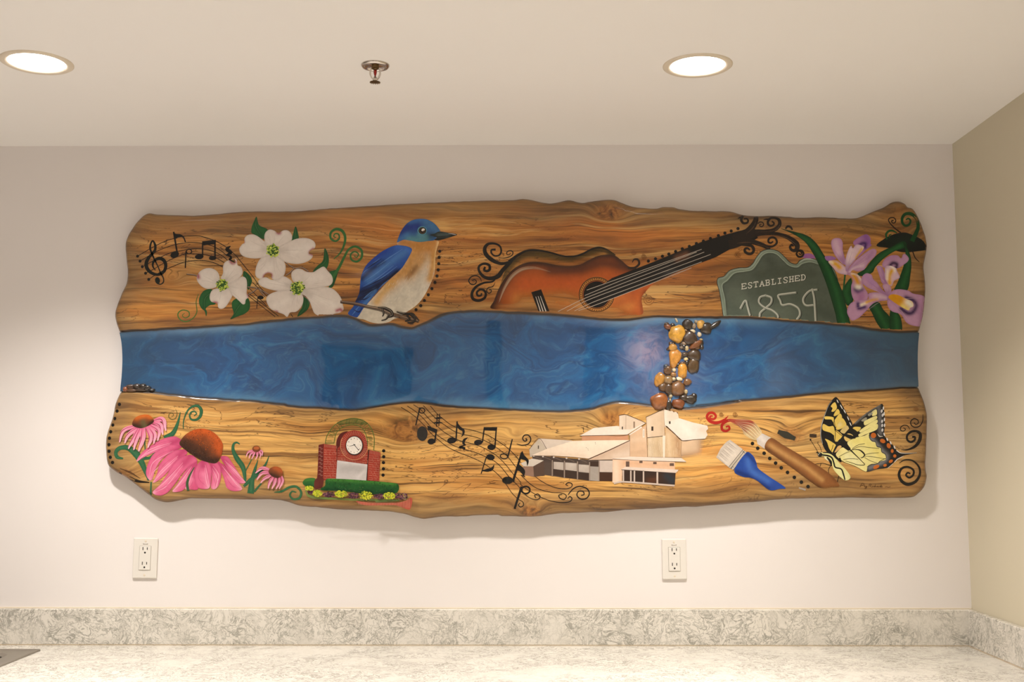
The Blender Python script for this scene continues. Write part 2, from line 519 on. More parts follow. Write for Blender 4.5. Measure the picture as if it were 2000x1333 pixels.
def catmull(p, closed=False, step=3.0):
    p = np.asarray(p, float)
    n = len(p)
    if n < 3 and not closed:
        m = max(2, int(np.linalg.norm(p[1] - p[0]) / step) + 1)
        return p[0] + (p[1] - p[0]) * np.linspace(0, 1, m)[:, None]
    out = []
    cnt = n if closed else n - 1
    for i in range(cnt):
        if closed:
            a, b, c, d = p[(i - 1) % n], p[i], p[(i + 1) % n], p[(i + 2) % n]
        else:
            b, c = p[i], p[i + 1]
            a = p[i - 1] if i > 0 else 2 * b - c
            d = p[i + 2] if i + 2 < n else 2 * c - b
        # centripetal-ish: limit tangents by segment length to avoid loops
        L = np.linalg.norm(c - b) + 1e-9
        t1, t2 = (c - a) * 0.5, (d - b) * 0.5
        for tt in (t1, t2):
            tl = np.linalg.norm(tt)
            if tl > 1.2 * L: tt *= 1.2 * L / tl
        m = max(1, int(math.ceil(L / step)))
        t = np.linspace(0, 1, m, endpoint=False)[:, None]
        out.append((2 * t**3 - 3 * t**2 + 1) * b + (t**3 - 2 * t**2 + t) * t1 + (-2 * t**3 + 3 * t**2) * c + (t**3 - t**2) * t2)
    r = np.concatenate(out)
    if not closed: r = np.vstack([r, p[-1]])
    return r

def seg_dist(q, line, closed=False):
    """distance of points q (n,2) to a polyline"""
    a = line; b = np.roll(line, -1, 0)
    if not closed: a, b = a[:-1], b[:-1]
    best = np.full(len(q), 1e18)
    d = b - a; dd = (d * d).sum(1) + 1e-12
    for i in range(0, len(a), 64):
        A, Dv, DD = a[i:i + 64], d[i:i + 64], dd[i:i + 64]
        rel = q[:, None, :] - A[None]
        t = np.clip((rel * Dv[None]).sum(2) / DD[None], 0, 1)
        e = rel - t[..., None] * Dv[None]
        best = np.minimum(best, (e * e).sum(2).min(1))
    return np.sqrt(best)
def inside(q, poly):
    x, y = q[:, 0], q[:, 1]
    r = np.zeros(len(q), bool)
    px, py = poly[:, 0], poly[:, 1]
    qx, qy = np.roll(px, -1), np.roll(py, -1)
    for i in range(len(poly)):
        if py[i] == qy[i]: continue
        c = (py[i] > y) != (qy[i] > y)
        xi = (qx[i] - px[i]) * (y - py[i]) / (qy[i] - py[i]) + px[i]
        r ^= c & (x < xi)
    return r
def hash2(ix, iy, s):
    h = np.sin(ix * 127.1 + iy * 311.7 + s * 74.7) * 43758.5453
    return h - np.floor(h)
def vnoise(x, y, s=0):
    ix, iy = np.floor(x), np.floor(y); fx, fy = x - ix, y - iy
    fx, fy = fx * fx * (3 - 2 * fx), fy * fy * (3 - 2 * fy)
    a, b = hash2(ix, iy, s), hash2(ix + 1, iy, s)
    c, d = hash2(ix, iy + 1, s), hash2(ix + 1, iy + 1, s)
    return (a * (1 - fx) + b * fx) * (1 - fy) + (c * (1 - fx) + d * fx) * fy

PANEL_O = np.array([0.0, 0.0, one(on_y, 1000, 720, FRONT)[2]])
def world(px, depth=0.0):
    """panel-plane pixel to panel-local metres; depth > 0 stands proud of the front face"""
    w3 = on_y(px[:, 0], px[:, 1], FRONT)
    w3 = w3 - PANEL_O
    w3[:, 1] -= depth
    return w3

panel = empty('river_panel', tuple(PANEL_O))
tag(panel, 'long live-edge wooden wall panel with a blue resin river and painted motifs', 'wall art')

top_edge = np.vstack([P('V1', [(345, 142), (420, 150), (560, 158), (750, 158), (900, 148), (1050, 133), (1250, 125), (1500, 125), (1700, 110)]),
    P('V2', [(0, 105), (250, 88), (500, 72), (800, 58), (1100, 46), (1350, 41)]),
    P('V3', [(420, 38), (480, 29), (560, 40), (640, 58), (720, 62), (800, 45), (850, 38), (920, 54), (970, 58), (1050, 45), (1150, 38), (1210, 42), (1270, 65), (1350, 90), (1440, 103), (1530, 105), (1580, 93), (1660, 93), (1710, 107), (1800, 120)]),
    P('V4', [(0, 122), (180, 125), (270, 130), (340, 148), (380, 155), (480, 162), (620, 163), (720, 170), (800, 177), (1000, 173), (1150, 181), (1270, 175), (1380, 132), (1470, 98), (1530, 60), (1590, 50), (1640, 67), (1662, 93), (1700, 108), (1745, 180), (1780, 270), (1810, 370), (1812, 420), (1795, 500), (1785, 560), (1795, 640), (1800, 700), (1795, 820), (1780, 930), (1765, 1000), (1745, 1080)])])
up_left = P('V1', [(130, 1078), (103, 1010), (88, 930), (105, 860), (140, 770), (178, 690), (188, 600), (180, 500), (170, 400), (185, 330), (225, 260), (280, 190)])
riv_top = np.vstack([P('V4', [(1745, 1080), (1600, 1078), (1440, 1070), (1280, 1044), (1100, 1024), (900, 1008), (700, 992), (500, 975), (300, 968), (100, 966)]),
    P('V3', [(1700, 965), (1500, 963), (1400, 975), (1200, 986), (1000, 970), (800, 950), (500, 935)]),
    P('V2', [(1280, 922), (1120, 920), (1000, 925), (920, 942), (820, 985), (720, 1025), (650, 1048), (580, 1040), (510, 1022), (440, 1024), (340, 1030), (280, 1012), (200, 977)]),
    P('V1', [(1880, 955), (1800, 955), (1700, 960), (1500, 976), (1300, 1000), (1000, 1027), (700, 1047), (400, 1063), (130, 1078)])])
riv_bot = np.vstack([P('L1', [(215, 100), (260, 92), (340, 96), (450, 100), (600, 120), (800, 140), (1000, 156), (1150, 166), (1300, 178), (1500, 200)]),
    P('L2', [(0, 207), (100, 215), (300, 225), (450, 235), (560, 235), (700, 215), (800, 195), (900, 184), (1000, 182), (1100, 188), (1250, 205), (1450, 222)]),
    P('L3', [(0, 237), (150, 245), (350, 250), (500, 250), (700, 232), (800, 200), (900, 181), (1000, 184), (1130, 200), (1260, 215), (1400, 224), (1500, 222), (1700, 200), (1850, 172)]),
    P('L4', [(0, 211), (150, 196), (300, 170), (600, 145), (900, 118), (1100, 100), (1300, 85), (1500, 72), (1740, 62)])])
bot_edge = np.vstack([P('L4', [(1740, 62), (1760, 110), (1790, 190), (1808, 270), (1812, 400), (1805, 550), (1797, 660), (1800, 720), (1808, 770), (1790, 840), (1750, 890), (1690, 932), (1500, 935), (1300, 935), (1100, 932), (900, 938), (700, 945), (500, 960), (300, 975), (100, 992)]),
    P('L3', [(1500, 1002), (1400, 1003), (1200, 1018), (1000, 1025), (800, 1045), (600, 1050), (450, 1056), (300, 1075), (200, 1080), (100, 1078), (0, 1078)]),
    P('L2', [(1650, 1068), (1500, 1070), (1350, 1078), (1200, 1080), (1080, 1098), (1000, 1085), (920, 1060), (800, 1040), (700, 1035), (550, 1030), (350, 1020), (200, 1005), (80, 990)]),
    P('L1', [(1520, 965), (1450, 950), (1300, 945), (1100, 945), (900, 938), (750, 940), (660, 955), (600, 968), (550, 967), (490, 950), (440, 915), (330, 830), (250, 770), (200, 740), (150, 710), (110, 665), (98, 560), (100, 480), (115, 400), (150, 300), (180, 180), (215, 100)])])
up_out = catmull(np.vstack([up_left, top_edge]), step=4)
up_riv = catmull(riv_top, step=4)
lo_riv = catmull(riv_bot, step=4)
lo_out = catmull(bot_edge, step=4)
# natural irregularity of the live edges, at a finer scale than the traced points
def rough(line, amp, seed):
    s = np.arange(len(line)) * 0.35
    n1 = vnoise(s, s * 0 + seed, seed) - 0.5
    n2 = vnoise(s * 0.3, s * 0 + seed + 5, seed + 1) - 0.5
    tn = np.gradient(line, axis=0); tn /= np.linalg.norm(tn, axis=1)[:, None] + 1e-9
    nr = np.stack([-tn[:, 1], tn[:, 0]], 1)
    k = ((n1 * 0.5 + n2) * amp); k[0] = k[-1] = 0
    return line + nr * k[:, None]
up_out, lo_out = rough(up_out, 1.2, 3), rough(lo_out, 1.2, 9)
up_riv, lo_riv = rough(up_riv, 1.6, 4), rough(lo_riv, 1.6, 11)
up_poly = np.vstack([up_out[:-1], up_riv[:-1]])
lo_poly = np.vstack([lo_riv[:-1], lo_out[:-1]])
riv_left = catmull(np.array([up_riv[-1], (236.5, 668), (238.5, 700), (237, 735), lo_riv[0]]), step=4)
riv_right = catmull(np.array([lo_riv[-1], (1793.5, 735), (1793, 700), (1794, 670), up_riv[0]]), step=4)
riv_poly = np.vstack([up_riv[:-1], riv_left[:-1], lo_riv[:-1], riv_right[:-1]])

def triangulate(poly, pts):
    """constrained triangulation of a polygon with extra interior points"""
    vs = [Vector((float(a), float(b))) for a, b in poly] + [Vector((float(a), float(b))) for a, b in pts]
    n = len(poly)
    v2, e2, f2, _, _, _ = delaunay_2d_cdt(vs, [], [list(range(n))], 1, 1e-4)
    return np.array([(v.x, v.y) for v in v2]), [tuple(f) for f in f2]
def grid_in(poly, res, margin, jitter=0.3):
    lo, hi = poly.min(0), poly.max(0)
    gx, gy = np.meshgrid(np.arange(lo[0] + res / 2, hi[0], res), np.arange(lo[1] + res / 2, hi[1], res))
    q = np.stack([gx.ravel(), gy.ravel()], 1)
    if len(q) == 0: return q
    q = q + (RNG.random(q.shape) - 0.5) * res * jitter
    q = q[inside(q, poly)]
    if len(q) == 0: return q
    return q[seg_dist(q, poly, True) > margin]

def solid_slab(name, poly, outer, river, depth_fn, mat, parent, back, res=6.0):
    rings = []
    tn = np.roll(poly, -1, 0) - np.roll(poly, 1, 0)
    tn /= np.linalg.norm(tn, axis=1)[:, None] + 1e-9
    nr = np.stack([-tn[:, 1], tn[:, 0]], 1)
    probe = poly[10] + nr[10] * 1.5
    if not inside(probe[None], poly)[0]: nr = -nr
    for off in (1.2, 2.8, 5.0, 8.5):
        r = poly + nr * off
        r = r[inside(r, poly)]
        rings.append(r[seg_dist(r, poly, True) > off * 0.93])
    pts = np.vstack(rings + [grid_in(poly, res, 11.0)])
    v, f = triangulate(poly, pts)
    od = seg_dist(v, outer) if outer is not None else np.full(len(v), 99.0)
    rd = seg_dist(v, river) if river is not None else np.full(len(v), 99.0)
    dep = depth_fn(v, od, rd)
    w3 = world(v, 0.0); w3[:, 1] -= dep
    # boundary loop for the sides
    faces = []
    ec = {}
    for t_ in f:
        a, b, c = (v[i] for i in t_)
        cr = (b[0] - a[0]) * (c[1] - a[1]) - (b[1] - a[1]) * (c[0] - a[0])
        t2 = t_ if cr < 0 else t_[::-1]          # image y runs down: this order faces the camera
        faces.append(t2)
        for i in range(3):
            e = (t2[i], t2[(i + 1) % 3])
            if (e[1], e[0]) in ec: del ec[(e[1], e[0])]
            else: ec[e] = 1
    nv = len(v)
    bi = sorted({i for e in ec for i in e}); mp = {i: nv + k for k, i in enumerate(bi)}
    bw = w3[bi].copy(); bw[:, 1] = back
    allv = np.vstack([w3, bw])
    for a, b in ec: faces.append((b, a, mp[a], mp[b]))
    faces.append(None)
    # back face as a loop
    nxt = {a: b for a, b in ec}
    st = next(iter(nxt)); loop = [st]; cur = nxt[st]
    while cur != st and len(loop) < len(nxt) + 2:
        loop.append(cur); cur = nxt[cur]
    faces[-1] = tuple(mp[i] for i in loop[::-1])
    me = bpy.data.meshes.new(name)
    me.from_pydata(allv.tolist(), [], faces)
    me.update()
    for nm, arr in (('outer_d', od), ('river_d', rd)):
        at = me.attributes.new(nm, 'FLOAT', 'POINT')
        at.data.foreach_set('value', np.concatenate([arr, arr[bi]]).astype(np.float32))
    kn = np.zeros((len(v), 1))
    o = link(name, me, mat, parent, smooth=True)
    me.set_sharp_from_angle(angle=math.radians(50))
    return o, v

def wood(name, stops, knots, seed):
    t = NT(name)
    p = t.coords(loc=(seed, 0, seed * 0.37))
    bend = t.noise(t.scale(p, (2.0, 1, 5.0)), 1.0, 3)
    bx = t.math('MULTIPLY', t.math('SUBTRACT', bend, 0.5), 0.10)
    # grain bends around each knot
    pz = t.n('ShaderNodeCombineXYZ', {2: bx}).outputs[0]
    q = t.n('ShaderNodeVectorMath', {0: p, 1: pz}, operation='ADD').outputs[0]
    raw = t.coords()
    kn_sum = None
    for kx, kz, kr, ks in knots:
        dv = t.n('ShaderNodeVectorMath', {0: raw, 1: (kx, 0, kz)}, operation='SUBTRACT').outputs[0]
        dv = t.n('ShaderNodeVectorMath', {0: dv, 1: (0.62, 0.0, 1.0)}, operation='MULTIPLY').outputs[0]
        ln = t.n('ShaderNodeVectorMath', {0: dv}, operation='LENGTH').outputs['Value']
        g = t.math('POWER', 2.718, t.math('MULTIPLY', t.math('POWER', t.math('DIVIDE', ln, kr), 2.0), -1.0))
        g = t.math('MULTIPLY', g, ks)
        kn_sum = g if kn_sum is None else t.math('ADD', kn_sum, g)
    kv = t.n('ShaderNodeCombineXYZ', {2: t.math('MULTIPLY', kn_sum, 0.045)}).outputs[0]
    q = t.n('ShaderNodeVectorMath', {0: q, 1: kv}, operation='ADD').outputs[0]
    g1 = t.noise(t.scale(q, (1.3, 1, 17)), 1.0, 6, 0.62, 0.4)
    g2 = t.noise(t.scale(q, (5.0, 1, 150)), 1.0, 4, 0.6)
    g3 = t.noise(t.scale(q, (2.6, 1, 46)), 1.0, 5, 0.6, 0.6)
    base = t.ramp(g1, stops)
    fine = t.ramp(t.math('ADD', t.math('MULTIPLY', g2, 0.5), t.math('MULTIPLY', g3, 0.5)), [(0.34, (0.34, 0.27, 0.20, 1)), (0.46, (0.84, 0.80, 0.75, 1)), (0.53, (1.02, 1.0, 0.97, 1)), (0.64, (1.22, 1.2, 1.12, 1))])
    c = t.mix(1.0, base, fine, 'MULTIPLY')
    hue = t.noise(t.scale(q, (1.5, 1, 6.0), (5, 0, 3)), 1.0, 4, 0.55, 0.8)
    c = t.mix(t.smooth(hue, 0.50, 0.68, 0.0, 0.55), c, t.mix(1.0, rgba((206, 124, 50)), fine, 'MULTIPLY'))
    c = t.mix(t.smooth(hue, 0.46, 0.30, 0.0, 0.55), c, t.mix(1.0, rgba((176, 146, 96)), fine, 'MULTIPLY'))
    sA = t.noise(t.scale(q, (1.2, 1, 42), (9, 0, 4)), 1.0, 5, 0.6, 0.5)
    c = t.mix(t.smooth(sA, 0.54, 0.66, 0.0, 0.7), c, rgba((104, 62, 30)))
    sB = t.noise(t.scale(q, (1.6, 1, 30), (13, 0, 8)), 1.0, 5, 0.6, 0.5)
    c = t.mix(t.smooth(sB, 0.54, 0.64, 0.0, 0.55), c, rgba((232, 190, 118)))
    # dark spalting: contour lines of a stretched, distorted field, only in patches, plus short dark flecks along the grain
    f1 = t.noise(t.scale(q, (2.4, 1, 13), (3.1, 0, 1.7)), 1.0, 5, 0.55, 0.9)
    tri = t.math('ABSOLUTE', t.math('SUBTRACT', t.math('FRACT', t.math('MULTIPLY', f1, 9.0)), 0.5))
    line = t.smooth(tri, 0.0, 0.055, 1.0, 0.0)
    msk = t.smooth(t.noise(t.scale(p, (1.7, 1, 5.0), (7, 0, 2)), 1.0, 3), 0.42, 0.56)
    line = t.math('MULTIPLY', line, msk)
    fl = t.noise(t.scale(q, (2.3, 1, 105), (1, 0, 9)), 1.0, 4, 0.55, 0.5)
    fleck = t.math('MULTIPLY', t.smooth(fl, 0.59, 0.66), t.smooth(t.noise(t.scale(p, (2.2, 1, 6.0), (2, 0, 5)), 1.0, 2), 0.36, 0.56))
    th = t.noise(t.scale(q, (0.9, 1, 210), (4, 0, 6)), 1.0, 3, 0.5, 0.3)
    thin = t.math('MULTIPLY', t.smooth(th, 0.61, 0.66), t.smooth(t.noise(t.scale(p, (1.4, 1, 8.0), (8, 0, 1)), 1.0, 3), 0.38, 0.56))
    fleck = t.math('MAXIMUM', fleck, t.math('MULTIPLY', thin, 0.8))
    dark = t.math('MAXIMUM', t.math('MULTIPLY', line, 0.85), t.math('MULTIPLY', fleck, 0.8))
    c = t.mix(dark, c, rgba((62, 36, 18)))
    # grey-brown weathered sapwood following the live edge
    od = t.attr('outer_d'); rd = t.attr('river_d')
    en = t.noise(t.scale(q, (3.0, 1, 14)), 1.0, 4)
    sap = t.smooth(t.math('ADD', od, t.math('MULTIPLY', t.math('SUBTRACT', en, 0.5), 90.0)), 6.0, 62.0, 0.8, 0.0)
    sapc = t.ramp(g3, [(0.3, (74, 54, 36)), (0.5, (128, 98, 62)), (0.66, (160, 126, 80))])
    c = t.mix(sap, c, sapc)
    rim = t.smooth(od, 0.0, 5.0, 0.55, 0.0)
    c = t.mix(rim, c, rgba((70, 45, 26)))
    # bark line along the resin, honey band beside it
    rn = t.noise(t.scale(p, (9.0, 1, 9.0)), 1.0, 3)
    rdd = t.math('ADD', rd, t.math('MULTIPLY', t.math('SUBTRACT', rn, 0.5), 5.0))
    band = t.smooth(rdd, 10.0, 26.0, 0.5, 0.0)
    c = t.mix(band, c, sapc)
    bark = t.smooth(rdd, 2.2, 5.2, 0.96, 0.0)
    c = t.mix(bark, c, rgba((34, 21, 13)))
    # knots
    ring = t.noise(t.scale(raw, (26, 1, 34)), 1.0, 4, 0.6, 1.5)
    kc = t.ramp(ring, [(0.32, (38, 22, 13)), (0.47, (120, 72, 34)), (0.6, (176, 118, 58)), (0.72, (84, 50, 26))])
    c = t.mix(t.smooth(kn_sum, 0.25, 0.85, 0.0, 0.8), c, kc)
    wav = t.noise(t.scale(p, (7.0, 1, 9.0)), 1.0, 2)
    cb = t.bump(wav, 0.35, 0.003)
    t.bsdf({'Base Color': c, 'Roughness': 0.42, 'Specular IOR Level': 0.3, 'Coat Weight': 0.4, 'Coat Roughness': 0.06, 'Coat Normal': cb,
            'Normal': t.bump(g2, 0.12, 0.001)})
    return t.m

def kpos(px, py, r, s):
    q = world(np.array([[px, py]], float))[0]
    return (float(q[0]), float(q[2]), r, s)
M_up = wood('spalted_maple_upper', [(0.28, (98, 62, 32)), (0.42, (158, 102, 48)), (0.53, (198, 140, 70)), (0.64, (170, 112, 54)), (0.76, (118, 78, 42))],
            [kpos(1190, 415, 0.030, 1.0), kpos(1745, 420, 0.05, 0.5), kpos(1762, 470, 0.03, 0.6), kpos(335, 545, 0.02, 0.5)], 0.0)
M_lo = wood('spalted_maple_lower', [(0.28, (136, 92, 48)), (0.42, (190, 138, 72)), (0.53, (218, 172, 100)), (0.64, (202, 152, 84)), (0.76, (150, 106, 58))],
            [kpos(792, 838, 0.05, 0.95), kpos(1036, 998, 0.024, 0.9), kpos(1195, 822, 0.03, 0.9), kpos(1545, 850, 0.04, 0.75), kpos(1010, 850, 0.02, 0.5), kpos(240, 925, 0.035, 0.6)], 4.3)

def dep_slab(v, od, rd):
    d = np.zeros(len(v))
    d -= 0.011 * np.clip(1 - od / 9.0, 0, 1) ** 2.2
    d -= 0.004 * np.clip(1 - rd / 6.0, 0, 1) ** 2
    return d
slab_up, _ = solid_slab('wood_slab', up_poly, up_out, up_riv, dep_slab, M_up, panel, -0.0005)
slab_up['label'] = 'upper spalted wood slab with guitar, bird and flowers'
slab_lo, _ = solid_slab('wood_slab', lo_poly, lo_out, lo_riv, dep_slab, M_lo, panel, -0.0005)
slab_lo['label'] = 'lower spalted wood slab with coneflowers, clock and barn'

def resin():
    t = NT('blue_pearl_resin')
    p = t.coords()
    wv = t.noise(t.scale(p, (1.6, 1, 2.4)), 2.2, 3, 0.5, 0.6, out=1)
    wv = t.n('ShaderNodeVectorMath', {0: t.n('ShaderNodeVectorMath', {0: wv, 1: (0.5, 0.5, 0.5)}, operation='SUBTRACT').outputs[0], 1: (0.5, 0.0, 0.36)}, operation='MULTIPLY').outputs[0]
    q = t.n('ShaderNodeVectorMath', {0: p, 1: wv}, operation='ADD').outputs[0]
    a = t.noise(t.scale(q, (2.0, 1, 4.5)), 2.0, 5, 0.6, 1.6)
    b = t.noise(t.scale(q, (5.0, 1, 12.0)), 2.2, 6, 0.62, 2.2)
    base = t.ramp(a, [(0.28, (4, 54, 100)), (0.46, (6, 72, 126)), (0.60, (12, 90, 146)), (0.76, (40, 120, 166))])
    veil = t.smooth(b, 0.48, 0.78, 0.0, 0.30)
    c = t.mix(veil, base, rgba((92, 146, 180)))
    # pale foam along the banks
    rd = t.attr('river_d')
    fl2 = t.noise(t.scale(p, (3.0, 1, 2.0)), 1.0, 2)
    fm = t.math('MULTIPLY', t.smooth(t.math('ADD', rd, t.math('MULTIPLY', b, 40.0)), 20.0, 44.0, 0.5, 0.0), t.smooth(fl2, 0.42, 0.62))
    c = t.mix(fm, c, rgba((84, 142, 178)))
    dk = t.smooth(rd, 0.0, 4.0, 0.75, 0.0)
    c = t.mix(dk, c, rgba((14, 22, 34)))
    # rosy pearl pigment left of the stones; teal tint at both ends, part pigment, part painted-in reflection
    ro = t.math('MULTIPLY', t.attr('rosy'), t.smooth(b, 0.30, 0.6, 0.35, 1.0), True)
    c = t.mix(t.math('MULTIPLY', ro, 0.55), c, rgba((172, 150, 170)))
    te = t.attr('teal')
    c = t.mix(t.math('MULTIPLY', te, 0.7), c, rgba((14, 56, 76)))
    gl = t.noise(p, 700.0, 1)
    wav = t.noise(t.scale(p, (9.0, 1, 12.0)), 1.0, 2)
    rip = t.noise(t.scale(p, (30.0, 1, 60.0)), 1.0, 2)
    h = t.math('ADD', wav, t.math('MULTIPLY', rip, 0.05))
    t.bsdf({'Base Color': c, 'Roughness': 0.32, 'Metallic': 0.0, 'Specular IOR Level': 0.5, 'Coat Weight': 1.0, 'Coat Roughness': 0.015,
            'Coat IOR': 1.58, 'Coat Normal': t.bump(h, 0.18, 0.0022), 'Normal': t.bump(gl, 0.08, 0.0004)})
    return t.m
bank = np.vstack([up_riv, [[np.nan, np.nan]], lo_riv])
def dep_res(v, od, rd):
    return -0.0042 + 0.0022 * np.clip(rd / 10.0, 0, 1)
river, rv = None, None
def make_river():
    global river
    both = lambda v: np.minimum(seg_dist(v, up_riv), seg_dist(v, lo_riv))
    # pass one bank, then lower with the other inside the depth function
    store = {}
    def dep(v, od, rd):
        rd2 = both(v); store['rd'] = rd2; store['v'] = v
        return dep_res(v, od, rd2)
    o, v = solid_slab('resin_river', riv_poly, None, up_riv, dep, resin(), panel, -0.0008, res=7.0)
    me = o.data; n = len(me.vertices); k = len(v)
    co = np.zeros((n, 3)); 
    def full(a):
        r = np.zeros(n, np.float32); r[:k] = a; return r
    at = me.attributes['river_d']; at.data.foreach_set('value', full(store['rd']))
    px = v
    rosy = np.exp(-(((px[:, 0] - 1262) / 38) ** 2 + ((px[:, 1] - 688) / 40) ** 2)) * 1.1
    rosy = np.maximum(rosy, 0.5 * np.exp(-(((px[:, 0] - 1300) / 60) ** 2 + ((px[:, 1] - 735) / 50) ** 2)))
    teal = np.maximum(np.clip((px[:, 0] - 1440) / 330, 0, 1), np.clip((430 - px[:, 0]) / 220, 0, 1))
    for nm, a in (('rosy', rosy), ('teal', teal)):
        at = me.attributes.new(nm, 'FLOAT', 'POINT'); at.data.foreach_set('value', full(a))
    o['label'] = 'glossy blue resin river with pearly swirls'
    river = o
make_river()

# ------------------------------------------------------------------ stones set in the resin
def stone_mat(i, col, mott):
    t = NT('river_stone')
    p = t.coords(loc=(i * 1.7, i * 0.9, 0))
    n1 = t.noise(p, 70.0, 4, 0.6, 0.8); n2 = t.noise(p, 260.0, 3)
    l = np.array(rgba(col)[:3])
    c = t.ramp(n1, [(0.32, tuple(l * (1 - mott)) + (1,)), (0.5, tuple(l) + (1,)), (0.68, tuple(np.minimum(1, l * (1 + mott * 0.6))) + (1,))])
    c = t.mix(t.smooth(n2, 0.6, 0.72, 0.0, 0.35), c, tuple(l * 0.35) + (1,))
    t.bsdf({'Base Color': c, 'Roughness': 0.35, 'Coat Weight': 1.0, 'Coat Roughness': 0.03})
    return t.m
STONES = [ # x, y, rx, ry, rotation, colour, squareness (units of the st window)
    (910, 245, 55, 50, 0, (44, 34, 26), 0), (1105, 285, 62, 52, 10, (52, 40, 28), .2), (1185, 262, 80, 26, -32, (40, 32, 26), 0), (935, 390, 78, 66, 15, (62, 42, 28), .2),
    (690, 268, 40, 26, 20, (120, 66, 30), 0), (785, 345, 84, 106, 12, (212, 158, 58), .1), (785, 198, 13, 27, -28, (206, 190, 160), 0), (1050, 247, 46, 47, 0, (206, 160, 80), .1),
    (975, 262, 25, 32, 0, (150, 134, 112), 0), (1002, 214, 24, 20, 0, (150, 140, 122), 0), (962, 318, 32, 22, 8, (226, 210, 176), 0), (1035, 352, 27, 26, 0, (224, 208, 178), 0),
    (1053, 408, 22, 13, 0, (176, 156, 112), 0), (886, 308, 20, 15, 30, (150, 124, 96), 0), (870, 448, 32, 24, 0, (140, 118, 98), 0), (990, 470, 66, 34, -32, (124, 72, 34), .3),
    (745, 496, 48, 44, 0, (192, 140, 62), .1), (766, 622, 64, 98, 14, (200, 138, 56), .7), (895, 505, 25, 29, 0, (196, 176, 132), 0), (838, 498, 20, 18, 0, (120, 108, 96), 0),
    (872, 568, 32, 26, 0, (76, 60, 44), .2), (975, 575, 66, 62, 20, (66, 48, 28), .3), (972, 690, 58, 74, 12, (82, 60, 32), .3), (886, 620, 25, 20, 0, (222, 196, 138), .1),
    (853, 748, 54, 82, 0, (206, 146, 56), .1), (757, 738, 23, 22, 0, (220, 204, 168), 0), (690, 742, 44, 40, 20, (100, 68, 38), .3), (752, 788, 30, 27, 0, (146, 104, 58), .2),
    (600, 845, 52, 84, 24, (184, 130, 52), .4), (690, 850, 48, 46, 0, (140, 110, 70), .1), (757, 838, 26, 21, 0, (204, 190, 156), 0), (815, 835, 37, 25, 10, (232, 216, 184), .1),
    (905, 868, 40, 34, -20, (116, 80, 46), .2), (800, 940, 74, 68, 0, (120, 82, 46), .1), (640, 925, 46, 42, 0, (92, 64, 36), .3), (700, 945, 50, 46, 0, (76, 54, 34), .3),
    (888, 978, 22, 27, 0, (196, 176, 134), 0), (718, 1018, 26, 25, 0, (196, 184, 150), 0), (716, 1066, 12, 20, 0, (176, 160, 126), 0), (860, 1040, 44, 36, 0, (56, 42, 28), .3),
    (930, 1062, 58, 44, 10, (48, 38, 28), .3), (600, 1085, 84, 78, -12, (146, 86, 40), .5), (702, 1118, 34, 46, 0, (42, 30, 20), .3), (800, 1105, 58, 52, 8, (128, 70, 34), .4), (675, 700, 30, 22, 0, (60, 70, 84), .2)]
def stone(i, x, y, rx, ry, rot, col, sq, sink=0.0):
    q = P('st', [(x, y)])
    c3 = world(q)[0]
    k = VIEW['st'][2] * 1.494e-3
    bm = bmesh.new()
    bmesh.ops.create_icosphere(bm, subdivisions=2 if max(rx, ry) < 40 else 3, radius=1.0)
    rr = random.Random(i * 13 + 5)
    ph = [rr.uniform(0, 6.28) for _ in range(6)]
    A = math.radians(rot)
    dz = 0.007 + 0.35 * min(rx, ry) * k
    for v in bm.verts:
        d = v.co.normalized()
        r = 1 + 0.07 * math.sin(2.3 * d.x + ph[0]) + 0.06 * math.sin(3.1 * d.z + ph[1]) + 0.05 * math.sin(4.3 * (d.x + d.z) + ph[2]) + 0.03 * math.sin(7 * d.y + 5 * d.x + ph[3])
        X, Z = d.x, d.z
        if sq:
            m = max(abs(X), abs(Z)) + 1e-6; L = math.hypot(X, Z)
            r *= 1 + sq * 0.35 * (L / m - 1)
            if sq > .6: X *= (1 + 0.35 * Z)             # wedge, broad end up
        xx, zz = X * r * rx * k, Z * r * ry * k
        fl_ = (1 - d.y * d.y) ** 0.5 + 1e-6; pw = fl_ ** 0.62 / fl_; xx *= pw; zz *= pw
        v.co = Vector((xx * math.cos(A) + zz * math.sin(A), d.y * r * dz, -xx * math.sin(A) + zz * math.cos(A)))
    me = bpy.data.meshes.new('stone'); bm.to_mesh(me); bm.free()
    o = link('stone', me, stone_mat(i, col, 0.35), river, (c3[0], c3[1] + 0.004 + sink, c3[2]), smooth=True)
bed = np.array([(650, 235), (1200, 225), (1100, 400), (1050, 600), (1030, 760), (960, 800), (930, 900), (990, 1080), (930, 1110), (520, 1130), (560, 1030), (650, 960), (560, 900), (600, 800), (690, 720), (700, 400)], float)
rs = random.Random(31)
GRAVEL = []
while len(GRAVEL) < 46:
    x, y = rs.uniform(540, 1200), rs.uniform(215, 1120)
    if inside(np.array([[x, y]]), bed)[0]:
        GRAVEL.append((x, y, rs.uniform(20, 44), rs.uniform(18, 38), rs.uniform(-40, 40), rs.choice([(40, 30, 22), (58, 42, 28), (76, 54, 34), (34, 28, 26), (96, 66, 38), (50, 40, 34)]), .25))
for i, s in enumerate(GRAVEL): stone(200 + i, *s, sink=0.0015)
for i, s in enumerate(STONES):
    k = 1.16 if sum(s[5]) < 330 else 1.03
    stone(i, s[0], s[1], s[2] * k, s[3] * k, *s[4:])

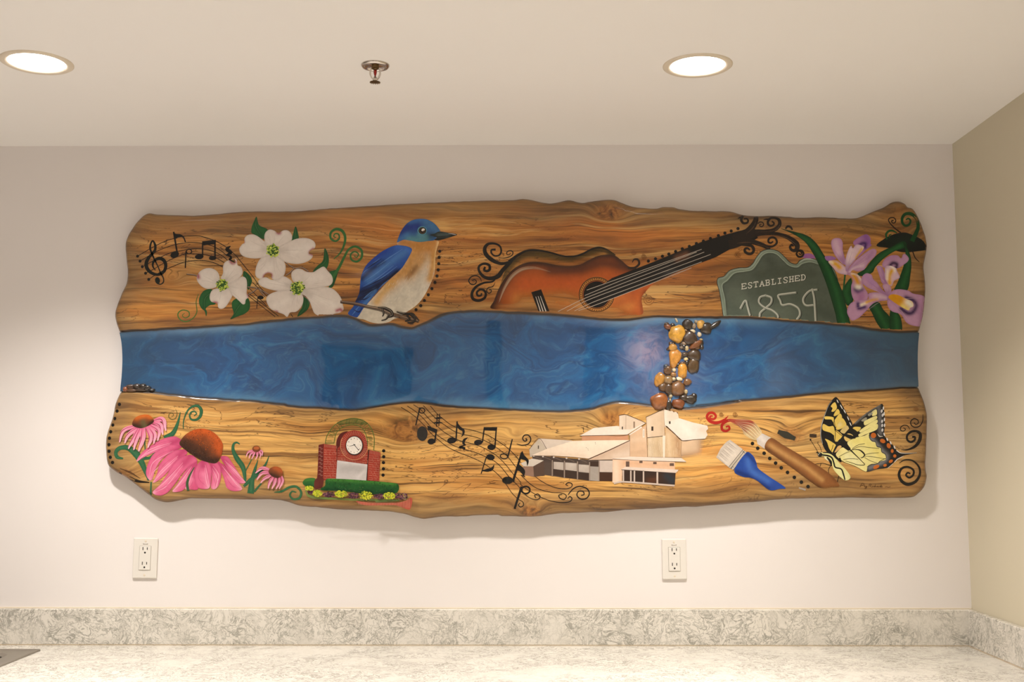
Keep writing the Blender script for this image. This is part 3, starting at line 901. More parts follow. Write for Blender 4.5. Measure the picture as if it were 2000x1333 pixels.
# knobbly bark clump at the left end of the lower bank
M_bark = stone_mat(77, (70, 42, 24), 0.6)
for i, (x, y, rx, ry) in enumerate([(262, 84, 24, 22), (300, 66, 34, 22), (345, 60, 36, 22), (390, 62, 34, 24), (430, 74, 30, 22), (465, 88, 26, 14), (370, 84, 60, 18), (300, 92, 50, 14)]):
    q = P('L1', [(x, y)])[0]
    st = P('st', [(0, 0)])[0]
    sx, sy = (q[0] - VIEW['st'][0]) / VIEW['st'][2], (q[1] - VIEW['st'][1]) / VIEW['st'][2]
    stone(90 + i, sx, sy, rx * .25 / .18, ry * .25 / .18, 0, [(120, 62, 28), (66, 40, 22), (44, 30, 20), (32, 24, 18), (28, 22, 20), (26, 24, 24), (50, 34, 22), (90, 60, 36)][i], .3)

# ================================================================== painting on the slabs
t = NT('artist_paint')
ca = t.n('ShaderNodeAttribute', attribute_name='Col')
pc = t.noise(t.coords(), 90.0, 3, 0.6)
pcol = t.mix(1.0, ca.outputs['Color'], t.mix(pc, (0.93, 0.93, 0.93, 1), (1.07, 1.07, 1.07, 1)), 'MULTIPLY')
pb = t.n('ShaderNodeBsdfPrincipled', {'Base Color': pcol, 'Roughness': 0.45, 'Specular IOR Level': 0.2, 'Coat Weight': 0.28, 'Coat Roughness': 0.06})
tr = t.n('ShaderNodeBsdfTransparent')
mx = t.n('ShaderNodeMixShader', {0: ca.outputs['Alpha'], 1: tr.outputs[0], 2: pb.outputs[0]})
t.out(mx.outputs[0])
M_paint = t.m

class Motif:
    """one painted motif: flat coloured shapes and brush strokes laid on the face of its slab, one mesh"""
    def __init__(self, name, slab, label=None, gain=1.0):
        self.name, self.slab, self.label, self.gain = name, slab, label, gain
        self.v, self.d, self.f, self.c, self.n, self.layer = [], [], [], [], 0, 0
        self.under = []
    def _add(self, v, f, c):
        self.layer += 1
        self.v.append(v); self.d.append(np.full(len(v), 0.0006 + 0.000008 * self.layer))
        self.f.extend([tuple(i + self.n for i in t_) for t_ in f])
        self.c.append(c); self.n += len(v)
    def shape(self, pts, col, brush=(), smooth=True, res=3.0, tex=0.06, alpha=1.0, fade=()):
        poly = catmull(pts, True, 2.2) if smooth else np.asarray(pts, float)
        if not smooth:
            poly = np.vstack([catmull(np.array([poly[i], poly[(i + 1) % len(poly)]]), False, 4.0)[:-1] for i in range(len(poly))])
        inner = grid_in(poly, res, res * 0.45)
        v, f = triangulate(poly, inner)
        c = np.tile(s2l(col), (len(v), 1)); a = np.full(len(v), float(alpha))
        for b in brush:
            line, w, bc, op = b[:4]
            line = np.asarray(line, float)
            if len(line) == 1: dist = np.linalg.norm(v - line[0], axis=1)
            else: dist = seg_dist(v, catmull(line, False, 4.0))
            k = op * np.exp(-(dist / w) ** 2)
            c = c * (1 - k[:, None]) + s2l(bc) * k[:, None]
        for line, w, op in fade:
            line = np.asarray(line, float)
            dist = np.linalg.norm(v - line[0], axis=1) if len(line) == 1 else seg_dist(v, catmull(line, False, 4.0))
            a = a * (1 - op * np.exp(-(dist / w) ** 2))
        if tex:
            n1 = vnoise(v[:, 0] * 0.35, v[:, 1] * 0.35, 3) - 0.5
            n2 = vnoise(v[:, 0] * 0.11, v[:, 1] * 0.11, 8) - 0.5
            c = c * (1 + tex * 2 * (n1 + n2))[:, None]
        self.under.append((poly, poly.min(0), poly.max(0), v, c, a))
        self._add(v, f, np.concatenate([c, a[:, None]], 1))
    def stroke(self, pts, w, col, col2=None, alpha=1.0, step=1.6, cap=True):
        p = np.asarray(pts, float)
        q = catmull(p, False, step)
        if np.ndim(w) == 0: w = [w, w]
        # widths spread over the control points
        cum = np.concatenate([[0], np.cumsum(np.linalg.norm(np.diff(q, axis=0), axis=1))]); cum /= cum[-1] + 1e-9
        ki = np.array([np.argmin(np.linalg.norm(q - pp, axis=1)) for pp in p]) if len(w) == len(p) else None
        if ki is not None:
            # control points in order along the curve
            pos = [0.0]; last = 0
            for pp in p[1:]:
                seg = np.linalg.norm(q[last:] - pp, axis=1)
                j = last + int(np.argmin(seg[:max(2, min(len(seg), 400))])); last = j; pos.append(cum[j])
            pos = np.maximum.accumulate(np.array(pos)) + np.arange(len(pos)) * 1e-7
            ww = np.interp(cum, pos, w)
        else:
            ww = np.interp(cum, np.linspace(0, 1, len(w)), w)
        tn = np.gradient(q, axis=0); tn /= np.linalg.norm(tn, axis=1)[:, None] + 1e-9
        nr = np.stack([-tn[:, 1], tn[:, 0]], 1)
        if cap:
            q = q.copy(); q[0] -= tn[0] * ww[0] * 0.35; q[-1] += tn[-1] * ww[-1] * 0.35
        v = np.vstack([q + nr * ww[:, None] / 2, q - nr * ww[:, None] / 2])
        n = len(q)
        f = [(i, i + 1, n + i + 1, n + i) for i in range(n - 1)]
        c1 = s2l(col); c2 = s2l(col2) if col2 is not None else c1
        tt = np.linspace(0, 1, n)[:, None]
        c = c1 * (1 - tt) + c2 * tt
        al = np.full(n, float(alpha))
        if alpha < 1.0:                          # blend with the paint already there
            for i in range(n):
                for poly, lo, hi, sv, scol, sa in reversed(self.under):
                    if (q[i] >= lo).all() and (q[i] <= hi).all() and inside(q[i][None], poly)[0]:
                        j = int(np.argmin(((sv - q[i]) ** 2).sum(1)))
                        if sa[j] > 0.9:
                            c[i] = c[i] * alpha + scol[j] * (1 - alpha); al[i] = 1.0
                        break
        c = np.concatenate([np.vstack([c, c]), np.concatenate([al, al])[:, None]], 1)
        self._add(v, f, c)
    def ellipse(self, c, rx, ry, col, rot=0.0, n=28, brush=(), **k):
        a = np.linspace(0, 2 * math.pi, n, endpoint=False); R = math.radians(rot)
        x, y = rx * np.cos(a), ry * np.sin(a)
        pts = np.stack([c[0] + x * math.cos(R) - y * math.sin(R), c[1] + x * math.sin(R) + y * math.cos(R)], 1)
        if not brush and rx < 12 and ry < 20:
            v = np.vstack([pts, [c]])
            col4 = np.concatenate([np.tile(s2l(col), (n + 1, 1)), np.full((n + 1, 1), k.get('alpha', 1.0))], 1)
            self._add(v, [(i, (i + 1) % n, n) for i in range(n)], col4)
        else:
            self.shape(pts, col, brush, smooth=False, **k)
    def ring(self, c, rx, ry, w, col, rot=0.0, n=36):
        a = np.linspace(0, 2 * math.pi, n); R = math.radians(rot)
        x, y = rx * np.cos(a), ry * np.sin(a)
        self.stroke(np.stack([c[0] + x * math.cos(R) - y * math.sin(R), c[1] + x * math.sin(R) + y * math.cos(R)], 1), w, col, cap=False)
    def dots(self, pts, r, col):
        for p in pts: self.ellipse(p, r, r, col, n=14)
    def spiral(self, c, r, turns, w, col, a0=0.0, sign=1):
        a = np.linspace(0, turns * 2 * math.pi, int(14 * turns))
        rr = np.linspace(r, r * 0.12, len(a))
        self.stroke(np.stack([c[0] + rr * np.cos(a0 + sign * a), c[1] + rr * np.sin(a0 + sign * a)], 1), w, col)
    def build(self):
        v = np.vstack(self.v); d = np.concatenate(self.d); c = np.vstack(self.c)
        # paint follows the rounding of its slab and stops at the slab's edge
        poly, outer, riv = (up_poly, up_out, up_riv) if self.slab is slab_up else (lo_poly, lo_out, lo_riv)
        lo, hi = v.min(0) - 40, v.max(0) + 40
        near = lambda l: l[(l >= lo).all(1) & (l <= hi).all(1)]
        def nd(l):
            l2 = near(l)
            return seg_dist(v, l2) if len(l2) > 1 else np.full(len(v), 99.0)
        od, rd = nd(outer), nd(riv)
        ok = inside(v, poly) & (rd > 3.6) & (od > 0.4)
        w3 = world(v); w3[:, 1] -= d + dep_slab(v, od, np.full(len(v), 99.0))
        fs = []
        for t_ in self.f:
            if not all(ok[i] for i in t_): continue
            a, b, e = v[t_[0]], v[t_[1]], v[t_[2]]
            cr = (b[0] - a[0]) * (e[1] - a[1]) - (b[1] - a[1]) * (e[0] - a[0])
            fs.append(t_ if cr < 0 else t_[::-1])
        me = bpy.data.meshes.new(self.name)
        me.from_pydata(w3.tolist(), [], fs)
        at = me.color_attributes.new('Col', 'FLOAT_COLOR', 'POINT')
        c[:, :3] = np.clip(c[:, :3] * self.gain, 0, 1)
        at.data.foreach_set('color', c.astype(np.float32).ravel())
        me.update()
        o = link(self.name, me, M_paint, self.slab)
        if self.label: o['label'] = self.label
        return o
G_UP, G_LO = 1.02, 0.96

# ------------------------------------------------------------------ upper slab motifs
BLK = (24, 21, 18)
# music staff with treble clef
m = Motif('painted_music_staff', slab_up, 'black arched music staff with treble clef', G_UP)
lines1 = [
    [(125, 552), (250, 480), (340, 425), (470, 355), (620, 285), (760, 240), (880, 210), (1050, 190), (1200, 192), (1330, 220), (1500, 280), (1650, 360), (1770, 450), (1880, 550), (2000, 700)],
    [(170, 640), (330, 545), (470, 465), (640, 395), (800, 345), (950, 320), (1120, 312), (1280, 325), (1420, 360), (1560, 425), (1700, 530)],
    [(210, 740), (340, 670), (480, 600), (640, 520), (760, 480), (900, 455), (1050, 430), (1200, 420), (1350, 435), (1500, 480), (1620, 540), (1720, 620)],
    [(268, 855), (400, 790), (550, 700), (700, 620), (850, 555), (980, 515), (1150, 512), (1320, 525), (1450, 560), (1560, 605), (1660, 665)],
    [(325, 965), (420, 900), (560, 820), (660, 775), (800, 715), (950, 660), (1100, 635), (1300, 632), (1450, 660), (1550, 700), (1640, 745)]]
for i, l in enumerate(lines1):
    q = P('m1', l)
    if i == 0: q = np.vstack([q[:-1], P('dg', [(590, 400), (680, 510), (790, 650), (870, 770), (970, 860)])])
    m.stroke(q, 1.3, BLK)
    m.dots([q[0]], 2.9, BLK)
for a, b in (((770, 700), (960, 880)), ((740, 780), (940, 985)), ((720, 830), (1085, 1110)), ((715, 860), (1045, 1118)), ((1240, 1090), (1262, 1122))):
    m.stroke(P('dg', [a, b]), 1.2, BLK)
m.ellipse(P('dg', [(868, 885)])[0], 6.2, 3.7, BLK); m.stroke(P('dg', [(836, 880), (822, 1015)]), 1.4, BLK)
cl = [(440, 800), (400, 740), (398, 680), (430, 625), (510, 592), (585, 620), (625, 700), (612, 790), (560, 855), (480, 880), (390, 858), (315, 800), (280, 720), (292, 635), (340, 560), (400, 495), (438, 430), (436, 350), (395, 278), (358, 340), (350, 420), (378, 500), (420, 600), (480, 720), (540, 860), (582, 940), (586, 1010), (540, 1050), (485, 1042)]
cw_ = [14, 30, 36, 42, 60, 62, 58, 54, 48, 46, 52, 62, 66, 62, 52, 46, 44, 42, 24, 30, 34, 34, 26, 20, 22, 20, 22, 20, 20]
m.stroke(P('m1', cl), [x * .11 for x in cw_], (22, 24, 20))
m.ellipse(P('m1', [(480, 985)])[0], 4.8, 6.6, (22, 30, 26), -10)
m.stroke(P('m1', [(768, 130), (795, 290), (826, 480)]), 3.2, BLK)
m.ellipse(P('m1', [(785, 525)])[0], 8.6, 6.3, BLK, -25)
m.shape(P('m1', [(765, 120), (800, 155), (890, 165), (950, 210), (985, 300), (965, 300), (930, 225), (860, 212), (785, 245)]), BLK, tex=0)
m.ring(P('m1', [(1040, 470)])[0], 5.2, 4.4, 2.0, BLK); m.stroke(P('m1', [(986, 470), (974, 755)]), 2.4, BLK)
m.shape(P('m1', [(1270, 290), (1515, 262), (1515, 335), (1280, 362)]), BLK, smooth=False, tex=0)
m.stroke(P('m1', [(1280, 330), (1280, 550)]), 2.6, BLK); m.stroke(P('m1', [(1500, 300), (1502, 590)]), 2.9, BLK)
m.ellipse(P('m1', [(1220, 562)])[0], 8.4, 5.0, BLK, -6); m.ellipse(P('m1', [(1460, 586)])[0], 7.4, 4.2, BLK, -3)
m.stroke(P('m1', [(1772, 375), (1715, 430), (1778, 488), (1695, 535)]), [1.5, 7.5, 7, 1.5], BLK)
m.stroke(P('m1', [(1700, 535), (1772, 555), (1785, 590), (1755, 612), (1850, 660)]), [2, 4, 4.5, 3, 2], BLK)
m.build()

# dogwood blossoms
m = Motif('painted_dogwood', slab_up, 'three white dogwood blossoms with green leaves', G_UP)
GR, GRD, GRL = (36, 92, 46), (22, 62, 34), (84, 138, 76)
def leaf(m, pts, mid, g=GR, gd=GRD, gl=GRL):
    m.shape(pts, g, [(pts, 2.0, gd, .5), (mid, 2.6, gd, .8)], res=2.4)
    m.stroke(np.asarray(mid), [0.5, 1.0, .3], gl, alpha=.55)
leaf(m, P('V1', [(1205, 175), (1225, 240), (1290, 275), (1290, 340), (1240, 345), (1190, 315), (1165, 300), (1167, 255), (1185, 210)]), P('V1', [(1205, 190), (1200, 250), (1240, 320)]))
leaf(m, P('V1', [(1510, 250), (1530, 310), (1530, 350), (1480, 365), (1490, 310)]), P('V1', [(1510, 265), (1508, 310), (1500, 355)]))
leaf(m, P('dg', [(670, 560), (740, 620), (765, 680), (750, 730), (720, 790), (680, 700), (655, 620)]), P('dg', [(675, 575), (715, 660), (725, 770)]))
leaf(m, P('dg', [(270, 785), (180, 800), (125, 880), (120, 960), (150, 1020), (185, 1050), (205, 1115), (215, 1060), (200, 1020), (250, 980), (320, 960), (320, 850)]), P('dg', [(290, 810), (190, 900), (185, 1050)]))
leaf(m, P('dg', [(620, 880), (530, 925), (520, 1000), (540, 1080), (500, 1150), (580, 1120), (680, 1080), (735, 1020), (735, 930), (700, 880)]), P('dg', [(680, 900), (600, 1000), (520, 1130)]))
leaf(m, P('dg', [(1650, 285), (1690, 350), (1702, 440), (1680, 520), (1620, 560), (1510, 570), (1560, 500), (1630, 430)]), P('dg', [(1655, 310), (1660, 440), (1550, 550)]))
leaf(m, P('dg', [(1390, 880), (1465, 935), (1455, 1010), (1400, 1070), (1320, 1118), (1340, 1060), (1375, 1000)]), P('dg', [(1410, 910), (1410, 1010), (1340, 1095)]))
leaf(m, P('dg', [(1700, 580), (1800, 540), (1855, 480), (1820, 560), (1790, 660), (1750, 755), (1700, 760), (1740, 660)]), P('dg', [(1840, 500), (1780, 580), (1740, 740)]))
VG = (52, 104, 52)
m.stroke(P('V2', [(50, 505), (100, 455), (130, 390), (136, 330), (112, 285), (65, 272), (25, 300), (25, 345), (60, 365), (90, 345), (85, 312), (58, 308), (48, 330), (66, 338)]), [1.5, 3, 4.4, 5, 5.6, 5, 4.4, 4, 3.6, 3.2, 2.8, 2.4, 2.2, 1.6], VG)
m.stroke(P('V2', [(40, 650), (90, 570), (130, 490), (165, 430), (215, 408), (262, 435), (266, 490), (230, 525), (188, 512), (180, 470), (210, 448), (240, 465), (228, 492), (208, 482)]), [6, 5.5, 4.6, 4, 4.4, 4.6, 4.4, 4, 3.6, 3.2, 2.8, 2.4, 2.0, 1.5], VG)
m.stroke(P('V1', [(750, 780), (733, 840), (738, 920), (705, 970), (650, 995), (600, 970), (592, 930), (625, 905), (672, 915), (678, 950), (645, 965), (625, 945), (642, 930)]), [1, 1.4, 1.8, 1.8, 2, 2.2, 2.2, 2.2, 2, 1.8, 1.6, 1.4, 1], (70, 110, 50))
TW, TWL = (88, 66, 54), (170, 150, 132)
for l in ([(1170, 455), (1280, 525), (1370, 520), (1450, 565)], [(1280, 525), (1230, 580), (1180, 615)], [(715, 758), (800, 765), (860, 790), (970, 850)], [(720, 850), (790, 810), (830, 770)], [(860, 800), (920, 870)], [(-30, 600), (60, 610), (100, 625)]):
    m.stroke(P('dg', l), 2.4, TW); m.stroke(P('dg', l) + (0, -.6), .8, TWL)
PC, PS, PK, PW = (216, 206, 198), (182, 172, 164), (158, 72, 86), (232, 225, 218)
def petal(m, pts, c, tip=None, tipw=5.0):
    pts = np.asarray(pts); c = np.asarray(c, float)
    ctr = pts.mean(0); far = pts[np.argmax(np.linalg.norm(pts - c, axis=1))]
    closed = np.vstack([pts, pts[:1]])
    br = [(np.array([c, c * .45 + ctr * .55]), 7.0, PS, .55), (closed, 1.8, PS, .55), (np.array([ctr * .7 + c * .3, ctr * .5 + far * .5]), 8.0, PW, .45)]
    if tip is not None: br += [(np.array(tip), tipw, PK, .95)]
    m.shape(pts, PC, br, res=2.4, tex=.025)
    r = random.Random(int(pts.sum()))
    for k in range(7):
        e = pts[int(r.random() * len(pts))]
        if np.linalg.norm(e - c) < 16: continue
        a = c * .68 + e * .32; b = c * .2 + e * .8
        mid = (a + b) / 2 + (ctr - (a + b) / 2) * .12
        m.stroke([a, mid, b], [.4, 1.0, .3], PS if k % 3 else PW, alpha=.45)
A, B_, C_ = P('dg', [(1020, 310)])[0], P('dg', [(405, 735)])[0], P('dg', [(1320, 770)])[0]
def D(l): return P('dg', l)
petal(m, D([(880, 400), (830, 470), (805, 560), (810, 620), (850, 655), (903, 652), (913, 612), (958, 586), (1003, 600), (1004, 650), (1060, 675), (1130, 640), (1165, 590), (1175, 500), (1150, 440), (1090, 380), (980, 360)]), A, D([(905, 650), (915, 612), (958, 588), (1003, 602), (1000, 640)]), 2.2)
petal(m, D([(950, 240), (880, 170), (800, 120), (720, 120), (675, 160), (672, 212), (640, 240), (610, 290), (625, 350), (680, 390), (780, 408), (880, 400), (980, 360)]), A, D([(660, 180), (668, 215)]), 1.6)
petal(m, D([(940, 260), (915, 160), (930, 90), (980, 55), (1040, 70), (1085, 98), (1150, 65), (1210, 70), (1250, 120), (1250, 180), (1200, 220), (1110, 270), (1020, 300)]), A, D([(1075, 92), (1090, 100), (1105, 96)]), 3.4)
petal(m, D([(1060, 300), (1110, 255), (1200, 210), (1320, 165), (1430, 160), (1510, 190), (1540, 240), (1525, 285), (1480, 310), (1458, 345), (1505, 365), (1490, 410), (1430, 450), (1330, 475), (1220, 465), (1130, 430), (1060, 370)]), A, D([(1510, 290), (1470, 325), (1468, 348), (1500, 362)]), 2.4)
petal(m, D([(385, 650), (410, 590), (413, 500), (440, 450), (490, 432), (530, 460), (562, 450), (555, 412), (580, 430), (590, 490), (630, 510), (650, 560), (640, 610), (580, 670), (500, 715), (430, 710)]), B_, D([(500, 445), (530, 470), (562, 452)]), 2.8)
petal(m, D([(350, 740), (280, 775), (200, 775), (130, 730), (90, 660), (110, 590), (170, 540), (250, 525), (320, 550), (360, 600), (372, 680)]), B_, D([(105, 610), (112, 640)]), 3.6)
petal(m, D([(450, 720), (560, 680), (640, 630), (690, 650), (705, 710), (703, 780), (700, 830), (725, 880), (690, 910), (680, 960), (650, 967), (600, 920), (540, 870), (490, 830), (450, 780)]), B_, D([(712, 840), (722, 880)]), 2.2)
petal(m, D([(360, 770), (280, 795), (248, 870), (262, 930), (310, 950), (345, 962), (352, 1005), (390, 1025), (440, 1000), (490, 930), (525, 850), (480, 780), (420, 770)]), B_, D([(300, 945), (335, 950)]), 2.8)
petal(m, D([(1270, 690), (1245, 620), (1255, 570), (1310, 535), (1370, 540), (1430, 570), (1510, 575), (1570, 540), (1640, 508), (1690, 560), (1740, 620), (1750, 690), (1710, 740), (1600, 760), (1480, 780), (1380, 770)]), C_)
petal(m, D([(1290, 780), (1250, 690), (1190, 640), (1130, 625), (1090, 665), (1000, 668), (940, 640), (880, 650), (840, 690), (870, 740), (960, 780), (1080, 805), (1180, 800)]), C_)
petal(m, D([(1370, 790), (1520, 770), (1640, 755), (1730, 770), (1800, 820), (1850, 890), (1870, 960), (1882, 1030), (1840, 1070), (1770, 1085), (1700, 1115), (1600, 1115), (1530, 1080), (1500, 1020), (1470, 940), (1420, 870), (1350, 830)]), C_, D([(1800, 1045), (1845, 1030), (1865, 1055)]), 3.2)
petal(m, D([(1280, 790), (1120, 800), (1010, 830), (945, 880), (945, 940), (980, 1010), (1030, 1045), (1080, 1065), (1150, 1090), (1195, 1122), (1230, 1070), (1300, 1060), (1350, 1020), (1385, 960), (1390, 880), (1350, 820)]), C_, D([(1045, 1045), (1080, 1060)]), 1.6)
for c, n, R in ((A, 60, 13), (B_, 54, 12), (C_, 70, 14)):
    r = random.Random(int(c[0]))
    m.ellipse(c, R * .86, R * .86, (60, 98, 40))
    for k in range(n):
        a, d = r.uniform(0, 6.28), R * math.sqrt(r.random())
        col = [(186, 204, 78), (206, 218, 106), (150, 178, 62), (58, 92, 34), (196, 212, 96)][k % 5] if d > R * .35 else [(44, 74, 30), (150, 176, 80), (60, 94, 40)][k % 3]
        m.ellipse(c + (d * math.cos(a), d * math.sin(a)), r.uniform(1.3, 2.2), r.uniform(1.2, 1.9), col, n=9)
m.build()

# bluebird on a twig
m = Motif('painted_bluebird', slab_up, 'bluebird with orange breast perched on a twig', G_UP)
def Bd(l): return P('bd', l)
body = Bd([(640, 330), (760, 290), (900, 290), (1050, 290), (1132, 312), (1112, 400), (1095, 480), (1090, 580), (1085, 680), (1060, 760), (1010, 870), (960, 960), (900, 1040), (830, 1100), (740, 1160), (660, 1215), (600, 1235), (540, 1270), (430, 1288), (330, 1272), (250, 1240), (160, 1213), (230, 1110), (320, 1020), (430, 900), (560, 760), (700, 620), (800, 450), (740, 380), (650, 362)])
m.shape(body, (206, 198, 182), [
    (Bd([(700, 330), (880, 350), (1080, 330)]), 15, (186, 124, 56), .95), (Bd([(860, 420), (1000, 400), (1080, 420)]), 16, (190, 132, 62), .9),
    (Bd([(820, 500), (760, 620), (650, 720), (560, 800)]), 14, (196, 142, 72), .92), (Bd([(930, 520), (860, 620), (780, 700)]), 14, (188, 138, 74), .85),
    (Bd([(1070, 480), (1060, 620), (1030, 760)]), 8, (200, 144, 66), .9), (Bd([(560, 820), (450, 950), (400, 1030)]), 10, (204, 156, 84), .8),
    (Bd([(1125, 330), (1100, 470), (1088, 640)]), 2.2, (232, 200, 140), .8), (Bd([(840, 640), (760, 740)]), 5, (128, 92, 56), .6), (Bd([(880, 600), (820, 690)]), 4, (120, 88, 54), .55),
    (Bd([(1000, 900), (900, 1040), (760, 1150)]), 5, (224, 214, 196), .6)], res=2.2, tex=.09)
rr = random.Random(3)
for k in range(150):
    x, y = rr.uniform(520, 1080), rr.uniform(350, 1120)
    q = Bd([(x, y)])
    if not inside(q, body)[0]: continue
    ang = 1.95 + (x - 800) * -.0008 + rr.uniform(-.2, .2); L = rr.uniform(4, 9)
    d_ = np.array([math.cos(ang), math.sin(ang)]) * L
    if not inside(q + d_, body)[0]: continue
    up = y < 700 - (x - 800) * .25
    col = rr.choice([(206, 150, 82), (170, 112, 50), (220, 176, 116)]) if up else rr.choice([(226, 218, 204), (196, 184, 164), (214, 204, 186)])
    m.stroke([q[0], q[0] + d_], [.3, 1.1, .2], col, alpha=.6)
head = Bd([(640, 325), (655, 270), (690, 190), (750, 110), (820, 65), (900, 48), (990, 55), (1070, 95), (1120, 145), (1150, 200), (1115, 260), (1080, 300), (1000, 312), (900, 322), (800, 306), (720, 296), (665, 318)])
m.shape(head, (48, 92, 150), [(Bd([(690, 240), (760, 150), (880, 130)]), 13, (30, 48, 126), .95), (Bd([(800, 80), (930, 62), (1040, 95)]), 6, (58, 104, 168), .8),
    (Bd([(1000, 110), (1080, 150), (1110, 200)]), 11, (66, 112, 158), .8), (Bd([(770, 285), (870, 300), (980, 290)]), 8, (84, 140, 150), .9), (Bd([(660, 300), (700, 270), (760, 240)]), 6, (66, 116, 176), .7),
    (Bd([(1000, 250), (1060, 240)]), 7, (34, 56, 66), .7), (Bd([(900, 240), (980, 255)]), 5, (92, 150, 160), .6)], res=2.0)
m.shape(Bd([(1030, 240), (1085, 222), (1140, 198), (1240, 212), (1325, 224), (1350, 238), (1280, 262), (1190, 288), (1130, 302), (1080, 296), (1110, 268)]), (38, 44, 44), [(Bd([(1130, 240), (1240, 232)]), 4, (78, 92, 92), .7), (Bd([(1110, 290), (1200, 280)]), 2.5, (22, 26, 24), .8)], res=2)
m.stroke(Bd([(1250, 222), (1300, 228), (1335, 236)]), [.6, 1.5, 1], (196, 190, 190)); m.stroke(Bd([(1070, 262), (1180, 256), (1290, 250)]), [.4, 1.2, .3], (18, 22, 22))
m.ellipse(Bd([(938, 187)])[0], 9.4, 8.4, (86, 140, 160)); m.ellipse(Bd([(940, 188)])[0], 7.4, 6.8, (20, 18, 18)); m.ring(Bd([(940, 188)])[0], 5.4, 5.0, .7, (110, 84, 60))
m.ellipse(Bd([(948, 178)])[0], 3.4, 2.4, (232, 226, 220), -25); m.ellipse(Bd([(950, 192)])[0], 1.8, 1.0, (150, 120, 100), -25)
wing = Bd([(590, 372), (650, 360), (760, 375), (815, 405), (800, 460), (750, 550), (690, 640), (600, 722), (520, 792), (440, 872), (390, 932), (330, 1000), (270, 1080), (240, 1110), (190, 1190), (160, 1215), (60, 1172), (120, 1090), (150, 1020), (190, 930), (203, 830), (215, 730), (260, 620), (330, 540), (440, 450), (520, 402)])
m.shape(wing, (36, 78, 158), [(Bd([(230, 760), (330, 660), (480, 560)]), 5, (16, 24, 66), .9), (Bd([(200, 920), (360, 860), (520, 770), (640, 680)]), 8, (14, 20, 52), .95), (Bd([(160, 1010), (260, 960), (400, 880)]), 6, (16, 22, 52), .95),
    (Bd([(300, 780), (460, 640), (620, 520), (740, 430)]), 8, (74, 124, 190), .7), (Bd([(640, 380), (760, 400), (790, 430)]), 6, (58, 104, 190), .7), (Bd([(240, 640), (360, 530), (520, 420)]), 4, (30, 56, 150), .8),
    (Bd([(260, 1050), (330, 960), (380, 900)]), 4.5, (70, 116, 176), .8), (Bd([(100, 1160), (180, 1180)]), 6, (40, 76, 150), .6)], res=2.0)
for a, b, c in (((250, 790), (400, 690), (560, 560)), ((240, 850), (420, 740), (600, 600)), ((330, 830), (480, 730), (640, 610)), ((230, 700), (320, 610), (430, 520)), ((420, 880), (480, 820), (540, 770)), ((220, 1020), (280, 960), (350, 900)), ((140, 1130), (200, 1080), (250, 1050)), ((400, 610), (560, 500), (700, 410)), ((180, 1100), (140, 1150), (110, 1185))):
    m.stroke(Bd([a, b, c]), [.4, 1.8, .5], (96, 142, 204), alpha=.7)
for a, b, c in (((215, 880), (380, 800), (520, 720)), ((205, 950), (330, 900), (430, 850)), ((260, 660), (350, 590), (460, 520)), ((180, 1000), (260, 1000), (330, 960)), ((120, 1120), (190, 1150), (230, 1090)), ((480, 790), (580, 720), (690, 620))):
    m.stroke(Bd([a, b, c]), [.5, 2.6, .6], (12, 16, 40), alpha=.8)
tw = Bd([(-20, 1032), (150, 1055), (300, 1092), (450, 1124), (560, 1172), (700, 1212), (830, 1245), (890, 1262)])
m.stroke(tw, [5.5, 6.5, 6.5, 7.5, 8, 8, 8.5, 4], (92, 74, 62)); m.stroke(tw + (0, -1.4), 1.4, (158, 134, 112), alpha=.8); m.stroke(tw + (0, 2.2), 1.4, (48, 36, 30), alpha=.8)
m.stroke(Bd([(600, 1170), (720, 1230), (800, 1290), (830, 1295)]), [3, 4, 4, 2], (104, 78, 58))
for l, w_ in (([(420, 1098), (500, 1108), (570, 1146), (585, 1195), (540, 1212)], [3, 5.5, 6, 5, 3]), ([(540, 1190), (510, 1235), (460, 1252)], [5, 3.4, 2]), ([(470, 1120), (480, 1170), (470, 1200)], [4, 4, 2.5]), ([(640, 1148), (720, 1172), (820, 1178), (860, 1215)], [3, 5, 6, 3]), ([(800, 1180), (850, 1230), (830, 1275), (770, 1280)], [5, 5, 4, 3]), ([(760, 1190), (790, 1240), (740, 1260)], [4, 4, 2.4]), ([(860, 1210), (900, 1250)], [4, 1.6])):
    m.stroke(Bd(l), w_, (40, 36, 33))
    m.stroke(Bd(l) + (-.6, -1.2), .8, (96, 84, 72), alpha=.6)
m.dots(Bd([(1145, 432), (1138, 505), (1133, 580), (1127, 653), (1113, 726), (1088, 800), (1052, 875), (1010, 948), (963, 1015), (920, 1077), (865, 1125)]), 3.1, (30, 24, 20))
m.build()

# guitar with scrolling neck
m = Motif('painted_guitar', slab_up, 'sunburst acoustic guitar with scrolling black headstock', G_UP)
def G(l): return P('V3', l)
side = G([(250, 880), (290, 770), (330, 640), (380, 520), (450, 470), (520, 440), (600, 437), (700, 455), (800, 482), (880, 485), (950, 465), (1020, 430), (1080, 415), (1140, 430), (1210, 475), (1130, 480), (1000, 520), (850, 565), (660, 540), (480, 550), (350, 655)])
m.shape(side, (96, 76, 42), [(G([(380, 520), (600, 440), (880, 490), (1080, 418), (1200, 470)]), 6, (58, 46, 26), .8)], alpha=.85, fade=[(G([(330, 700), (480, 530), (660, 520), (850, 545), (1000, 500), (1120, 470)]), 6.0, .85)])
gb = G([(238, 892), (260, 830), (300, 730), (350, 650), (410, 585), (480, 545), (560, 528), (660, 535), (760, 555), (850, 560), (930, 548), (1000, 515), (1060, 485), (1130, 472), (1200, 477), (1260, 520), (1310, 562), (1380, 580), (1540, 640), (1470, 730), (1420, 790), (1412, 830), (1420, 880), (1415, 938), (1300, 945), (1180, 960), (1000, 948), (800, 930), (500, 912)])
